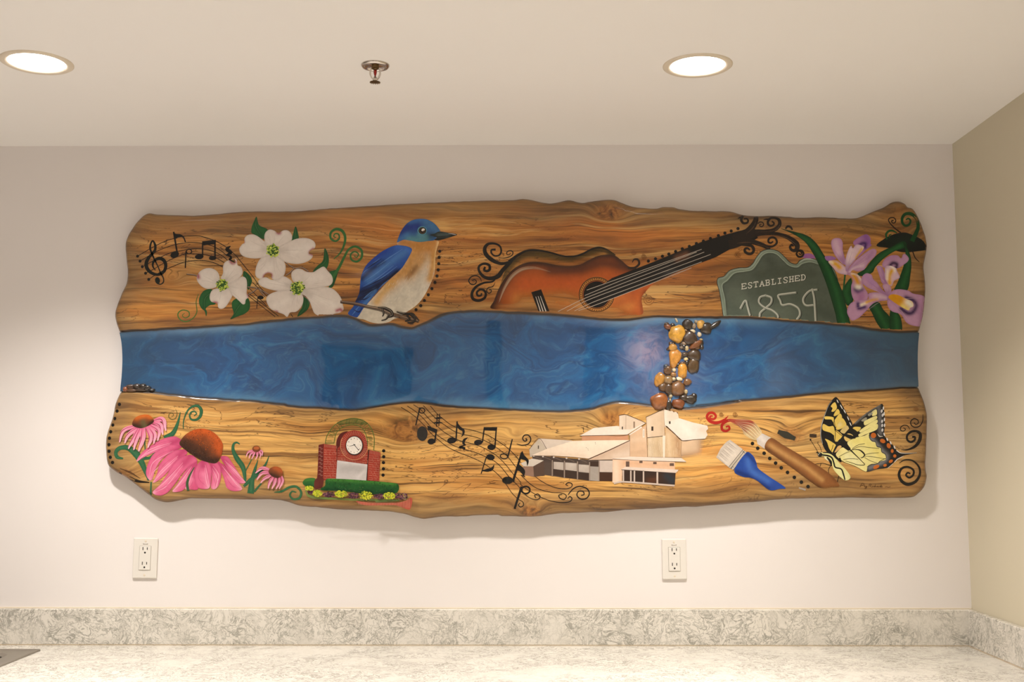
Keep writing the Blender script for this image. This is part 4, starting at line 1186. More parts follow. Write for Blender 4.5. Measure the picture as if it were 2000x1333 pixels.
edge = G([(238, 890), (300, 735), (410, 588), (560, 530), (760, 557), (850, 562), (930, 550), (1060, 487), (1130, 474), (1200, 479), (1310, 564), (1380, 582)])
m.shape(gb, (186, 92, 38), [(edge, 22, (122, 60, 30), .85), (edge, 9, (54, 36, 28), .97), (G([(700, 600), (900, 590), (1100, 540), (1250, 560)]), 11, (84, 48, 32), .8), (G([(1440, 760), (1415, 830), (1420, 930)]), 5, (110, 52, 28), .7),
    (G([(450, 830), (800, 820), (1000, 880), (1300, 860)]), 16, (198, 132, 64), .7), (G([(500, 700), (750, 690), (900, 690)]), 13, (190, 84, 34), .5), (G([(1200, 860), (1330, 820), (1360, 770)]), 9, (176, 84, 38), .6)], res=2.6,
    fade=[(G([(330, 920), (600, 900), (900, 940), (1200, 945)]), 16, .95), (G([(500, 830), (800, 800), (960, 860)]), 12, .55), (G([(1150, 930), (1360, 950)]), 8, .5)])
m.stroke(G([(295, 850), (340, 735), (400, 640), (480, 585), (580, 575), (700, 605)]), [1, 5, 7, 7, 5, .6], (176, 158, 130), alpha=.35)
m.stroke(G([(300, 840), (345, 730), (405, 640), (480, 588), (560, 577)]), [.6, 2.4, 3.4, 2.6, .5], (200, 184, 156), alpha=.5)
m.stroke(G([(380, 520), (450, 472), (520, 440), (600, 437), (700, 455), (800, 482), (880, 485), (950, 465), (1020, 430), (1080, 415), (1140, 430), (1205, 470)]), [5, 5, 4, 4, 3.2, 3, 3.2, 3.4, 3.6, 3.6, 2.4, .6], (26, 22, 19))
DK = (28, 24, 21)
m.stroke(G([(420, 500), (375, 530), (310, 540), (240, 510), (195, 465), (188, 420), (215, 388), (265, 385), (305, 405), (316, 445), (300, 475), (265, 480), (240, 460), (240, 435), (266, 432)]), [4, 5, 6, 8, 8, 7, 5.4, 4, 3.6, 3.4, 3.2, 3.2, 3.4, 3.6, 4.5], DK)
m.stroke(G([(390, 525), (330, 590), (290, 640), (230, 658), (175, 640), (142, 595), (145, 560), (180, 542), (220, 552), (226, 585), (205, 600), (182, 592), (188, 572)]), [7, 8, 9, 7, 6, 5, 4.5, 4.5, 5, 5.4, 5, 4.5, 4], DK)
m.stroke(G([(292, 632), (250, 680), (180, 692), (120, 722), (88, 770), (95, 815), (140, 830), (185, 810), (195, 775), (178, 748), (148, 745), (125, 768), (134, 792), (158, 790), (162, 776)]), [.8, 3.4, 4, 5, 5.5, 5.8, 5.5, 5, 4.6, 4.4, 4.2, 4, 4, 3.6, 3], DK)
m.stroke(G([(162, 682), (150, 652), (120, 636), (82, 645), (62, 675), (80, 702), (108, 702), (122, 682), (108, 666), (90, 674)]), [1, 2, 2.2, 2.2, 2.2, 2.2, 2.2, 2, 2, 1.6], DK)
m.stroke(G([(268, 690), (250, 720), (215, 730), (202, 752), (215, 772), (235, 766), (238, 748), (222, 746)]), [.8, 1.8, 2, 2, 2, 2, 1.8, 1.6], DK)
m.stroke(G([(290, 498), (350, 496), (395, 480), (408, 455), (390, 440), (364, 448), (358, 466), (376, 472), (388, 460)]), [.6, 1.8, 2, 2, 2, 1.8, 1.8, 1.6, 1.4], DK)
m.stroke(G([(1310, 575), (1360, 572), (1392, 545), (1385, 512), (1355, 508), (1340, 530)]), [4, 4, 4.5, 4, 3, 1.5], (46, 34, 26))
m.shape(G([(550, 765), (628, 742), (692, 914), (606, 912)]), (26, 23, 21), smooth=False, tex=0)
for a, b in (((586, 800), (622, 912)), ((604, 797), (642, 912)), ((622, 795), (664, 912))): m.stroke(G([a, b]), [.8, 2.0], (214, 206, 198))
hc = G([(1062, 783)])[0]
m.ring(hc, 31.5, 31.5, 6.6, (178, 120, 56)); m.ring(hc, 34, 33.5, 1.6, (48, 30, 20)); m.ring(hc, 27.5, 27.5, 1.4, (52, 32, 20))
for k in range(44):
    a = 2 * math.pi * k / 44
    m.ellipse(hc + 31 * np.array([math.cos(a), math.sin(a)]), 1.5, .9, (62, 38, 22), math.degrees(a) + 50, n=8)
m.ellipse(hc, 26, 26, (20, 18, 18))
neck = np.vstack([G([(1020, 770), (1180, 655), (1500, 530), (1880, 372), (2080, 312), (2200, 280), (2290, 250)]), G([(2320, 340), (2260, 378), (2140, 408), (1990, 492), (1700, 602), (1430, 722), (1300, 768), (1150, 825), (1060, 850)])])
m.shape(neck, (25, 23, 22), [(G([(1690, 500), (1760, 470)]), 6, (128, 84, 62), .75)], smooth=False, tex=.03)  # brownish patch on the neck is a light reflection put into the colour
for l in ([(985, 748), (1880, 430)], [(760, 915), (1000, 800), (1900, 452)], [(830, 912), (1020, 815), (1950, 470)], [(890, 910), (1060, 832), (1880, 528)], [(920, 908), (1060, 862), (1800, 575)], [(970, 790), (1300, 655), (1840, 452)]):
    m.stroke(G(l), 1.1, (196, 186, 172), alpha=.85)
HS = (36, 29, 25)
def S(l): return P('sc', l)
def sw(l): return [x * .09 for x in l]
hs = [([(60, 720), (300, 610), (430, 490), (500, 370), (520, 270), (500, 225)], [150, 150, 140, 120, 100, 60]),
      ([(510, 235), (400, 215), (290, 212), (215, 270), (200, 350), (250, 405), (320, 395), (345, 350), (315, 305), (262, 310)], [60, 55, 55, 55, 55, 50, 45, 40, 34, 28]), ([(220, 280), (170, 280), (125, 300)], [50, 40, 10]),
      ([(250, 660), (500, 590), (700, 585), (880, 560), (980, 500), (1030, 420), (1010, 330), (930, 288), (840, 292), (782, 350), (775, 420), (825, 462), (890, 445), (905, 400), (868, 370)], [140, 95, 85, 85, 85, 78, 66, 56, 52, 52, 50, 46, 40, 36, 30]), ([(790, 320), (730, 320), (680, 330)], [40, 30, 10]),
      ([(150, 760), (500, 640), (800, 628), (1050, 655), (1250, 735), (1390, 850), (1410, 940), (1360, 995), (1290, 985), (1255, 925), (1290, 870), (1320, 900)], [170, 120, 80, 80, 95, 120, 100, 76, 60, 54, 46, 34]),
      ([(0, 860), (250, 810), (450, 810), (620, 860), (750, 905), (880, 905), (965, 830), (945, 745), (870, 710), (795, 745), (785, 810), (835, 835), (880, 805)], [200, 140, 100, 90, 55, 40, 44, 46, 48, 46, 42, 36, 30]),
      ([(150, 860), (380, 880), (450, 930), (465, 1000), (420, 1062), (340, 1065), (275, 1015), (282, 960), (335, 948), (375, 980)], [60, 70, 62, 58, 58, 58, 56, 50, 42, 34]),
      ([(560, 410), (600, 380), (660, 390), (680, 440), (640, 480), (600, 465), (597, 432), (632, 425)], [24, 24, 24, 24, 24, 22, 20, 16]),
      ([(1160, 520), (1200, 475), (1260, 485), (1300, 540)], [30, 48, 48, 30]),
      ([(1420, 990), (1500, 1000), (1545, 1060), (1510, 1125), (1435, 1130), (1395, 1070), (1425, 1015), (1480, 1020), (1505, 1062), (1470, 1085), (1450, 1060)], [40, 44, 44, 44, 44, 40, 30, 26, 26, 24, 20]),
      ([(820, 950), (740, 950), (640, 900), (500, 870)], [20, 30, 40, 20])]
for l, w_ in hs: m.stroke(S(l), sw(w_), HS)
for l in ([(300, 640), (440, 510), (500, 400), (520, 300)], [(500, 600), (880, 575), (990, 510), (1035, 420)], [(700, 640), (1050, 680), (1260, 770), (1390, 880)], [(450, 830), (640, 890), (800, 925)], [(100, 840), (300, 820), (460, 830)]):
    m.stroke(S(l), [.4, 1.8, 1.6, .4], (104, 76, 54), alpha=.6)
m.dots(G([(1465, 522), (1521, 504), (1575, 484), (1625, 467), (1678, 447), (1730, 426), (1785, 407), (1840, 385), (1895, 366), (1950, 345), (2012, 323), (2063, 303), (2112, 287), (2165, 268)]), 3.1, (24, 21, 19))
FB = (128, 80, 40)
for c, r in ((G([(1350, 456)])[0], 5), (G([(1430, 486)])[0], 5.5), (G([(1466, 822)])[0], 11), (S([(115, 1085)])[0], 6.5)): m.spiral(c, r, 2.4, .8, FB)
m.build()

# headstone-shaped plaque
m = Motif('painted_plaque', slab_up, 'grey tombstone plaque lettered ESTABLISHED 1859', G_UP)
def Q(l): return P('V4', l)
out = Q([(212, 970), (195, 850), (180, 760), (162, 690), (170, 655), (215, 640), (260, 595), (330, 575), (400, 570), (440, 540), (470, 490), (510, 445), (570, 428), (640, 445), (690, 490), (730, 530), (780, 545), (810, 515), (860, 500), (920, 505), (980, 530), (1050, 560), (1085, 610), (1110, 700), (1130, 850), (1160, 1040), (1000, 1028), (800, 1012), (500, 990), (350, 984), (215, 975)])
m.shape(out, (118, 132, 118), [(out[:12], 3.2, (148, 164, 150), .6)], res=3)
m.stroke(out[:26], 1.2, (36, 40, 36))
inn = Q([(243, 972), (225, 820), (208, 745), (208, 705), (245, 675), (300, 620), (380, 605), (440, 590), (480, 540), (520, 480), (570, 458), (630, 470), (680, 515), (730, 560), (790, 572), (830, 545), (890, 532), (950, 548), (1040, 600), (1075, 700), (1100, 850), (1125, 1042), (1000, 1030), (800, 1014), (500, 992), (350, 986)])
m.shape(inn, (84, 94, 84), [(Q([(500, 620), (700, 600), (900, 620)]), 14, (74, 82, 72), .7), (Q([(300, 760), (450, 900), (700, 920)]), 16, (104, 114, 102), .6), (Q([(560, 500), (600, 560)]), 10, (70, 78, 70), .6), (Q([(950, 900), (1080, 960)]), 12, (66, 76, 68), .6), (inn[:18], 2.0, (58, 66, 58), .6)], res=3, tex=.05)
m.stroke(inn[:18] + (-1.3, -1.3), [.4, 1.6, 1.6, .6], (170, 184, 168), alpha=.7)
m.stroke(out[4:14] + (2, 2.5), [.3, 2, 2, .3], (168, 184, 168), alpha=.6)
m.stroke(Q([(800, 535), (840, 510), (880, 505), (930, 515)]), [.5, 3, 3, .5], (170, 182, 168), alpha=.8)
# numerals: dark cut behind, pale lit stroke on top
NUM = [[(345, 890), (372, 840), (388, 832), (400, 880), (420, 952)], [(540, 790), (585, 808), (582, 850), (545, 885), (500, 925), (494, 960)], [(540, 790), (498, 805), (490, 845), (530, 882), (590, 905), (632, 940), (640, 968)],
       [(775, 768), (700, 778), (640, 790), (655, 830), (672, 865), (735, 858), (795, 890), (808, 940), (780, 985)], [(940, 745), (885, 755), (842, 800), (835, 838), (858, 868), (912, 866)], [(905, 742), (918, 800), (924, 860), (932, 998)]]
for l in NUM: m.stroke(Q(l) + (2.2, .8), 3.0, (34, 37, 34))
for l in NUM: m.stroke(Q(l), 4.4, (142, 148, 138)); m.stroke(Q(l) + (-.7, -.7), 1.7, (196, 198, 188))
GL = {'E': [[(0, 0), (0, 1)], [(-.1, 0), (.8, 0), (.8, .2)], [(0, .5), (.55, .5)], [(-.1, 1), (.85, 1), (.85, .8)]], 'S': [[(.8, .2), (.7, 0), (.2, 0), (.05, .25), (.4, .48), (.75, .7), (.6, 1), (.15, 1), (.02, .8)]],
      'T': [[(.4, 0), (.4, 1)], [(0, .2), (0, 0), (.8, 0), (.8, .2)], [(.2, 1), (.6, 1)]], 'A': [[(.05, 1), (.42, 0), (.8, 1)], [(.2, .65), (.65, .65)], [(-.08, 1), (.2, 1)], [(.65, 1), (.95, 1)]],
      'B': [[(.1, 0), (.1, 1)], [(-.05, 0), (.6, 0), (.7, .25), (.5, .48), (.1, .48)], [(.5, .48), (.8, .72), (.6, 1), (-.05, 1)]], 'L': [[(.2, 0), (.2, 1)], [(0, 0), (.4, 0)], [(.05, 1), (.8, 1), (.8, .75)]],
      'I': [[(.4, 0), (.4, 1)], [(.1, 0), (.7, 0)], [(.1, 1), (.7, 1)]], 'H': [[(.1, 0), (.1, 1)], [(.7, 0), (.7, 1)], [(.1, .5), (.7, .5)], [(-.05, 0), (.25, 0)], [(.55, 0), (.85, 0)], [(-.05, 1), (.25, 1)], [(.55, 1), (.85, 1)]], 'D': [[(.1, 0), (.1, 1)], [(-.05, 0), (.5, 0), (.8, .4), (.7, .8), (.45, 1), (-.05, 1)]]}
word = 'ESTABLISHED'
for i, ch in enumerate(word):
    x0 = 358 + i * 46.2; y0 = 700 - i * 6.9
    for l in GL[ch]:
        pts = Q([(x0 + x * 38, y0 + y * 40 - x * 5) for x, y in l])
        sm = pts if len(pts) != 3 else np.vstack([pts[0], pts[0] * .1 + pts[1] * .9, pts[1], pts[1] * .9 + pts[2] * .1, pts[2]])
        m.stroke(sm + (.9, .5), 1.9, (32, 35, 32)); 
    for l in GL[ch]:
        pts = Q([(x0 + x * 38, y0 + y * 40 - x * 5) for x, y in l])
        sm = pts if len(pts) != 3 else np.vstack([pts[0], pts[0] * .1 + pts[1] * .9, pts[1], pts[1] * .9 + pts[2] * .1, pts[2]])
        m.stroke(sm, 1.8, (206, 208, 198))
m.build()

# irises
m = Motif('painted_iris', slab_up, 'two lilac irises with dark green blades beside a black patch', G_UP * 1.05)
def I(l): return P('ir', l)
DG, DGD, DGL = (20, 66, 34), (12, 40, 24), (36, 96, 48)
m.shape(I([(920, 245), (1000, 170), (1120, 110), (1250, 88), (1350, 120), (1450, 170), (1500, 225), (1540, 285), (1400, 310), (1280, 322), (1180, 312), (1060, 272)]), (20, 24, 24), [(I([(1100, 200), (1300, 180)]), 14, (20, 38, 28), .6)])
m.stroke(P('co', [(820, 620), (740, 560), (660, 480), (627, 420), (650, 385), (710, 380), (745, 420), (730, 460), (692, 465), (675, 432), (704, 425)]), sw([30, 26, 24, 22, 22, 22, 22, 22, 22, 22, 24]), (28, 22, 18))
m.stroke(P('co', [(1020, 930), (1060, 1030), (1125, 1100)]), [2.2, 2, 1.2], (30, 24, 20))
m.stroke(P('co', [(600, 725), (588, 650), (630, 600), (690, 590), (760, 625)]), [3, 4.2, 4.4, 4, 2], (26, 74, 36)); m.stroke(P('co', [(640, 700), (640, 665), (670, 650)]), 2, (26, 74, 36))
m.stroke(P('co', [(1020, 740), (1080, 620), (1108, 530), (1095, 420), (1050, 355), (980, 315), (900, 322), (852, 380), (852, 460), (900, 508), (960, 490), (985, 430), (950, 392), (915, 410)]), [9, 8, 6.5, 6, 6.5, 6.5, 6, 5.4, 5, 4.6, 4.2, 3.8, 3.2, 2.4], DG)
def blade(pts, mid): m.shape(pts, DG, [(mid, 4.0, DGL, .7), (np.vstack([pts, pts[:1]]), 2.2, DGD, .7)], res=3)
blade(I([(1240, 190), (1100, 255), (960, 325), (860, 420), (780, 520), (690, 580), (760, 605), (870, 562), (905, 500), (1000, 400), (1130, 312), (1270, 262)]), I([(1200, 250), (1000, 370), (800, 560)]))
blade(I([(1235, 190), (1310, 330), (1332, 450), (1320, 600), (1280, 775), (1130, 785), (1180, 650), (1240, 480), (1262, 340)]), I([(1280, 330), (1300, 480), (1230, 720)]))
blade(I([(620, 630), (560, 690), (510, 790), (530, 870), (580, 955), (645, 890), (635, 760)]), I([(600, 680), (560, 800), (590, 900)]))
m.stroke(I([(548, 580), (528, 770)]), 3.2, (26, 80, 40))
blade(I([(835, 960), (940, 910), (1000, 1000), (1080, 1100), (1084, 1262), (1010, 1262), (930, 1170), (870, 1050)]), I([(900, 960), (980, 1100), (1050, 1240)]))
blade(I([(1085, 1000), (1180, 1050), (1218, 1150), (1210, 1255), (1086, 1262)]), I([(1150, 1060), (1160, 1240)]))
LP, LPL, LPD, VI, YE = (186, 144, 178), (212, 184, 200), (146, 102, 152), (58, 34, 92), (214, 160, 26)
def ip(l, br=(), base=LP, c=None):
    pts = I(l); cl_ = np.vstack([pts, pts[:1]])
    b = [(cl_, 1.8, LPD, .5)]
    if c is not None:
        c = I([c])[0]; b.append((np.array([c, c * .4 + pts.mean(0) * .6]), 6, LPD, .6))
    m.shape(pts, base, b + list(br), res=2.3, tex=.04)
    if c is not None:
        for k in range(0, len(pts), 2):
            e = pts[k]
            if np.linalg.norm(e - c) > 14: m.stroke([c * .65 + e * .35, (c + e) / 2 + (pts.mean(0) - (c + e) / 2) * .1, c * .15 + e * .85], [.3, .9, .2], LPL if k % 4 else LPD, alpha=.5)
ip([(45, 385), (60, 345), (150, 340), (195, 392)], base=(150, 92, 150))
blade(np.vstack([I([(-218, 40), (-120, 62), (0, 92), (60, 108), (140, 150), (220, 230), (290, 340), (380, 480), (460, 650), (520, 800), (560, 950), (590, 1080), (602, 1188), (470, 1178), (430, 1040), (380, 870), (320, 680), (240, 480), (170, 340), (90, 220), (0, 145), (-130, 76)])]), I([(0, 120), (150, 230), (300, 430), (430, 750), (530, 1150)]))
ip([(310, 372), (400, 370), (440, 400), (340, 424)], base=(150, 104, 166))
ip([(575, 585), (520, 582), (460, 562), (400, 500), (350, 430), (440, 420), (520, 470), (565, 520)], [(I([(400, 440), (450, 470), (480, 500)]), 5.5, YE, 1), (I([(370, 432), (395, 445)]), 3, (232, 222, 190), .9)], LPL)
ip([(565, 470), (520, 460), (450, 390), (410, 320), (385, 240), (390, 180), (430, 155), (490, 160), (520, 210), (520, 300), (545, 390), (565, 430)], [(I([(430, 200), (470, 330)]), 6, LPL, .6)], c=(560, 520))
ip([(650, 190), (720, 140), (800, 110), (845, 150), (850, 220), (862, 240), (800, 290), (740, 350), (680, 395), (690, 320), (700, 270), (650, 230)], [(I([(790, 130), (830, 210)]), 8, (126, 78, 150), .8), (I([(720, 235), (755, 215), (790, 220), (785, 265)]), 3.6, VI, 1)], (166, 118, 168))
ip([(555, 545), (555, 400), (590, 290), (620, 245), (640, 275), (680, 230), (745, 240), (770, 270), (720, 340), (660, 420), (600, 490), (572, 545)], [(I([(760, 270), (740, 300)]), 3.0, (234, 226, 200), .9), (I([(745, 285), (715, 330), (680, 385)]), 3.0, YE, .9), (I([(620, 300), (600, 420)]), 6, (226, 206, 212), .7)], LPL, c=(562, 540))
ip([(570, 548), (640, 450), (720, 380), (830, 300), (890, 280), (920, 310), (900, 370), (830, 440), (790, 500), (770, 530), (700, 550), (640, 530), (600, 570)], [(I([(600, 560), (650, 510), (760, 480)]), 3.2, LPL, .8), (I([(870, 320), (820, 400)]), 5, LPD, .5)], c=(575, 545))
ip([(570, 582), (620, 560), (700, 588), (750, 650), (762, 720), (812, 800), (820, 850), (780, 920), (720, 950), (660, 900), (625, 820), (620, 720), (640, 650), (605, 600)], [(I([(670, 760), (700, 785), (740, 765)]), 5, VI, 1), (I([(740, 840), (720, 910)]), 9, (158, 98, 150), .7), (I([(640, 585), (680, 640), (700, 690)]), 5.2, (206, 144, 22), 1), (I([(690, 730), (715, 735)]), 4.4, (232, 226, 212), 1), (I([(620, 575), (690, 590), (735, 650)]), 1.6, (226, 216, 190), .8)])
ip([(1012, 505), (985, 470), (1020, 400), (1090, 360), (1170, 360), (1210, 395), (1232, 350), (1262, 345), (1300, 390), (1290, 430), (1240, 470), (1170, 512), (1110, 500)], [(I([(1072, 490), (1110, 450), (1160, 465), (1140, 530)]), 4, (44, 26, 62), 1), (I([(1040, 400), (1130, 375)]), 6, (160, 110, 160), .5)])
ip([(920, 490), (980, 490), (1010, 560), (1030, 650), (1062, 700), (990, 690), (960, 620), (940, 560)], [(I([(985, 510), (1010, 600), (1035, 670)]), 3, LPD, .7)], c=(1040, 710))
ip([(1022, 500), (1075, 480), (1150, 510), (1160, 540), (1195, 620), (1130, 660), (1100, 722), (1060, 705), (1020, 620)], [(I([(1095, 480), (1120, 510), (1130, 540)]), 3.4, (236, 230, 222), .95), (I([(1100, 540), (1070, 610), (1075, 690)]), 4.2, YE, 1), (I([(1050, 540), (1045, 640)]), 2.6, (236, 224, 206), .8)], LPL)
ip([(750, 610), (800, 570), (860, 590), (880, 640), (930, 690), (980, 760), (1064, 830), (1040, 852), (960, 800), (880, 770), (800, 730), (750, 680)], [(I([(800, 610), (880, 700)]), 6, (172, 130, 184), .7)], c=(1050, 840))
ip([(1062, 842), (990, 720), (1040, 695), (1090, 740), (1092, 800)], base=(196, 156, 184), c=(1060, 838))
ip([(1060, 852), (960, 800), (830, 808), (820, 880), (700, 890), (610, 930), (570, 1020), (600, 1100), (640, 1130), (720, 1090), (800, 1010), (880, 930), (960, 900), (1044, 890)], [(I([(700, 930), (710, 985), (780, 970)]), 4, VI, 1), (I([(740, 945), (800, 920)]), 2.6, (236, 226, 200), 1), (I([(800, 915), (860, 890), (930, 875)]), 2.8, YE, .9), (I([(900, 840), (1020, 860)]), 5, LPL, .7)], c=(1050, 860))
ip([(1055, 850), (1110, 780), (1180, 760), (1290, 775), (1350, 810), (1450, 830), (1502, 862), (1497, 960), (1482, 1080), (1452, 1190), (1350, 1190), (1270, 1150), (1210, 1060), (1100, 1020), (1050, 950)], [(I([(1270, 860), (1350, 890), (1392, 950), (1350, 1030), (1290, 1045), (1210, 990)]), 4.6, (46, 28, 74), 1), (I([(1440, 900), (1450, 1100)]), 8, (160, 112, 156), .5)], c=(1060, 860))
m.shape(I([(1058, 852), (1100, 820), (1180, 830), (1260, 870), (1340, 905), (1355, 960), (1318, 980), (1300, 1010), (1250, 990), (1180, 950), (1100, 895)]), (212, 152, 26), [(I([(1230, 960), (1290, 1000)]), 5, (234, 216, 120), .9), (I([(1290, 910), (1330, 950)]), 7, (240, 234, 216), 1), (I([(1130, 850), (1200, 890)]), 5, (204, 138, 16), .6)], res=2.2)
m.build()

# ------------------------------------------------------------------ lower slab motifs
def N_(l): return P('cn', l)
def L1(l): return P('L1', l)
m = Motif('painted_coneflowers', slab_lo, 'pink coneflowers with dark orange cones and green curls', G_LO)
LG, LGD = (44, 92, 62), (28, 64, 44)
def gs(l, w_, v='cn', c=LG): m.stroke(P(v, l), w_, c); m.stroke(P(v, l) + (-.5, -.4), [x * .35 for x in w_], (66, 124, 84), alpha=.6)
m.dots(N_([(222, 258), (198, 325), (175, 400), (155, 465), (134, 532), (122, 597), (117, 662), (118, 727), (131, 788), (153, 840)]), 3.3, BLK)
# bark inclusion at the corner
m.stroke(N_([(215, 945), (330, 1000), (420, 1030), (520, 1040)]), [2, 7, 5, 2], (26, 22, 18), alpha=.9); m.stroke(N_([(230, 900), (330, 940), (430, 1000)]), [1, 4, 1], (70, 40, 22), alpha=.6)
gs([(255, 800), (200, 785), (188, 735), (230, 695), (310, 695), (385, 750), (440, 830), (480, 920), (515, 1010)], [3, 7, 7, 8, 10, 14, 12, 9, 5])
gs([(540, 1040), (535, 1165)], [3, 3.4]); gs([(470, 800), (530, 790), (580, 740)], [6, 5, 2]); gs([(468, 530), (480, 700), (485, 800)], [2.4, 2.4, 3])
gs([(690, 590), (760, 545), (805, 450), (832, 340)], [10, 9, 5.5, 1.4])
gs([(862, 500), (866, 420), (900, 330), (950, 282), (1010, 275), (1042, 320), (1030, 380), (990, 412), (945, 410), (925, 375), (940, 338), (975, 328), (995, 352), (972, 372)], [1.6, 2.2, 3, 4, 5.6, 6.6, 5.6, 4.4, 3.6, 3.2, 3, 2.6, 2.4, 2])
m.stroke(N_([(785, 305), (800, 350), (785, 395), (750, 408), (718, 388), (722, 355), (750, 345), (765, 368), (745, 378)]), [.6, 1.6, 1.6, 1.6, 1.6, 1.5, 1.5, 1.3, 1], (100, 92, 48))
gs([(1425, 655), (1395, 640), (1365, 660), (1362, 720), (1400, 800), (1455, 880), (1475, 960), (1485, 1060)], [2, 3.4, 4.6, 6.5, 10, 10, 7, 3])
gs([(1200, 720), (1255, 615)], [2, 1.6], 'L1'); gs([(1190, 838), (1230, 800), (1300, 740), (1355, 670), (1382, 605)], [5, 8, 7, 4, 1], 'L1'); gs([(1240, 880), (1250, 800), (1275, 700), (1295, 640)], [13, 9, 5, 1], 'L1'); gs([(1270, 880), (1320, 820)], [4, 3], 'L1')
gs([(1425, 888), (1480, 882), (1540, 850), (1595, 845), (1632, 885), (1620, 932), (1572, 942), (1545, 912), (1562, 882), (1592, 888)], [1.5, 4, 4.6, 4.6, 4.6, 4.4, 4, 3.4, 3, 2.4], 'L1', (52, 100, 62))
PKM, PKL, PKD = (208, 96, 134), (234, 172, 192), (172, 52, 96)
def cp(l, base=PKM):
    pts = N_(l)
    i0 = pts[0]; far = pts[np.argmax(np.linalg.norm(pts - i0, axis=1))]; ctr = pts.mean(0)
    m.shape(pts, base, [(np.array([i0, i0 * .6 + ctr * .4]), 7, PKD, .8), (np.vstack([pts, pts[:1]]), 1.6, PKD, .5), (np.array([ctr, ctr * .3 + far * .7]), 5, (222, 128, 160), .7), (far[None], 7, PKL, .6)], res=2.4, tex=.04)
    n = len(pts)
    for k, (fa, ta) in enumerate(((.3, .25), (.5, .5), (.7, .35), (.4, .7))):
        a = pts[0] * .75 + ctr * .25; e = far
        off = (pts[int(n * fa) % n] - ctr) * .55
        q = [a + off * .5, ctr + off, e * .85 + ctr * .15 + off * .25]
        m.stroke(q, [.4, 1.5 if k % 2 else 1.1, .3], PKL if k % 2 else (188, 70, 110), alpha=.7)
cp([(840, 615), (780, 580), (700, 590), (620, 620), (540, 670), (470, 720), (410, 790), (398, 832), (460, 790), (560, 745), (660, 705), (760, 675), (835, 665)])
cp([(850, 680), (740, 662), (640, 700), (560, 760), (510, 850), (488, 950), (520, 1015), (550, 1012), (580, 920), (620, 840), (700, 765), (800, 715)])
cp([(885, 712), (780, 720), (690, 780), (620, 870), (600, 950), (560, 1040), (610, 1022), (680, 965), (750, 885), (840, 795), (900, 755)])
cp([(1000, 850), (930, 900), (900, 1000), (880, 1100), (940, 1112), (1010, 1105), (1000, 1000)], (200, 80, 120))
cp([(1000, 820), (930, 868), (860, 960), (800, 1060), (755, 1132), (850, 1125), (900, 1060), (930, 960), (985, 890)])
cp([(940, 765), (840, 790), (760, 860), (700, 960), (630, 1060), (556, 1140), (620, 1172), (700, 1145), (780, 1055), (850, 955), (930, 872), (1000, 820)])
cp([(1240, 850), (1290, 960), (1290, 1080), (1320, 1100), (1340, 1000), (1300, 900)], (204, 88, 126))
cp([(1235, 790), (1300, 780), (1350, 840), (1400, 920), (1440, 990), (1487, 1040), (1420, 1048), (1360, 985), (1300, 900)])
cp([(1205, 832), (1260, 870), (1310, 940), (1380, 1000), (1452, 1105), (1370, 1128), (1300, 1092), (1262, 980)])
cp([(1130, 845), (1190, 838), (1232, 890), (1242, 970), (1222, 1060), (1180, 1108), (1140, 1092), (1150, 960)])
cp([(1060, 818), (1115, 845), (1147, 920), (1142, 1000), (1120, 1098), (1020, 1098), (978, 1030), (975, 940), (1005, 860)])
m.stroke(N_([(972, 890), (922, 980), (902, 1050), (910, 1115)]), [1.5, 4, 5.4, 5], (58, 84, 52))
cone = N_([(825, 655), (850, 600), (900, 550), (980, 510), (1070, 503), (1150, 530), (1212, 580), (1256, 650), (1256, 720), (1235, 790), (1190, 847), (1120, 842), (1030, 812), (950, 762), (880, 712)])
m.shape(cone, (124, 64, 32), [(N_([(950, 530), (1070, 515), (1190, 580), (1245, 680)]), 12, (188, 84, 30), .9), (N_([(850, 660), (960, 740), (1120, 825), (1200, 820)]), 13, (44, 28, 22), .95), (N_([(900, 640), (1000, 690), (1080, 740)]), 10, (62, 38, 26), .8), (N_([(1190, 640), (1230, 740)]), 7, (178, 78, 30), .7)], res=2.2, tex=.14)
r = random.Random(5)
for k in range(420):
    q = N_([(r.uniform(830, 1255), r.uniform(505, 845))])
    if not inside(q, cone)[0]: continue
    x, y = q[0]; tnt = (x - 380) * .5 - (y - 870) * .8
    col = r.choice([(196, 96, 36), (160, 74, 30), (120, 60, 28)]) if tnt > 4 else r.choice([(70, 44, 28), (40, 26, 20), (104, 60, 32)])
    m.ellipse(q[0], r.uniform(.6, 1.2), r.uniform(.5, .9), col, n=6, alpha=.7)
def droop(base, mid, tip, w_, v='cn', c=None):
    q = P(v, [base, mid, tip])
    m.stroke(q, [w_ * .6, w_, w_ * .75, w_ * .22], c or PKM, PKL); m.stroke(q + (w_ * .18, 0), [.3, w_ * .26, .3], PKL, alpha=.7); m.stroke(q + (-w_ * .3, 0), [.3, w_ * .2, .3], PKD, alpha=.7)
for b, md, tp, w_ in (((400, 470), (270, 520), (228, 635), 8), ((560, 430), (660, 410), (690, 520), 10), ((570, 440), (640, 470), (660, 560), 9), ((420, 490), (320, 560), (280, 645), 9), ((540, 465), (620, 520), (610, 620), 9), ((430, 490), (370, 600), (318, 700), 9), ((520, 480), (580, 560), (570, 650), 9), ((500, 485), (540, 590), (512, 690), 9.5), ((450, 490), (400, 600), (370, 712), 9), ((470, 490), (460, 600), (420, 725), 11)):
    droop(b, md, tp, w_)
c2 = N_([(358, 470), (370, 410), (420, 372), (500, 360), (550, 385), (572, 430), (520, 472), (440, 498)])
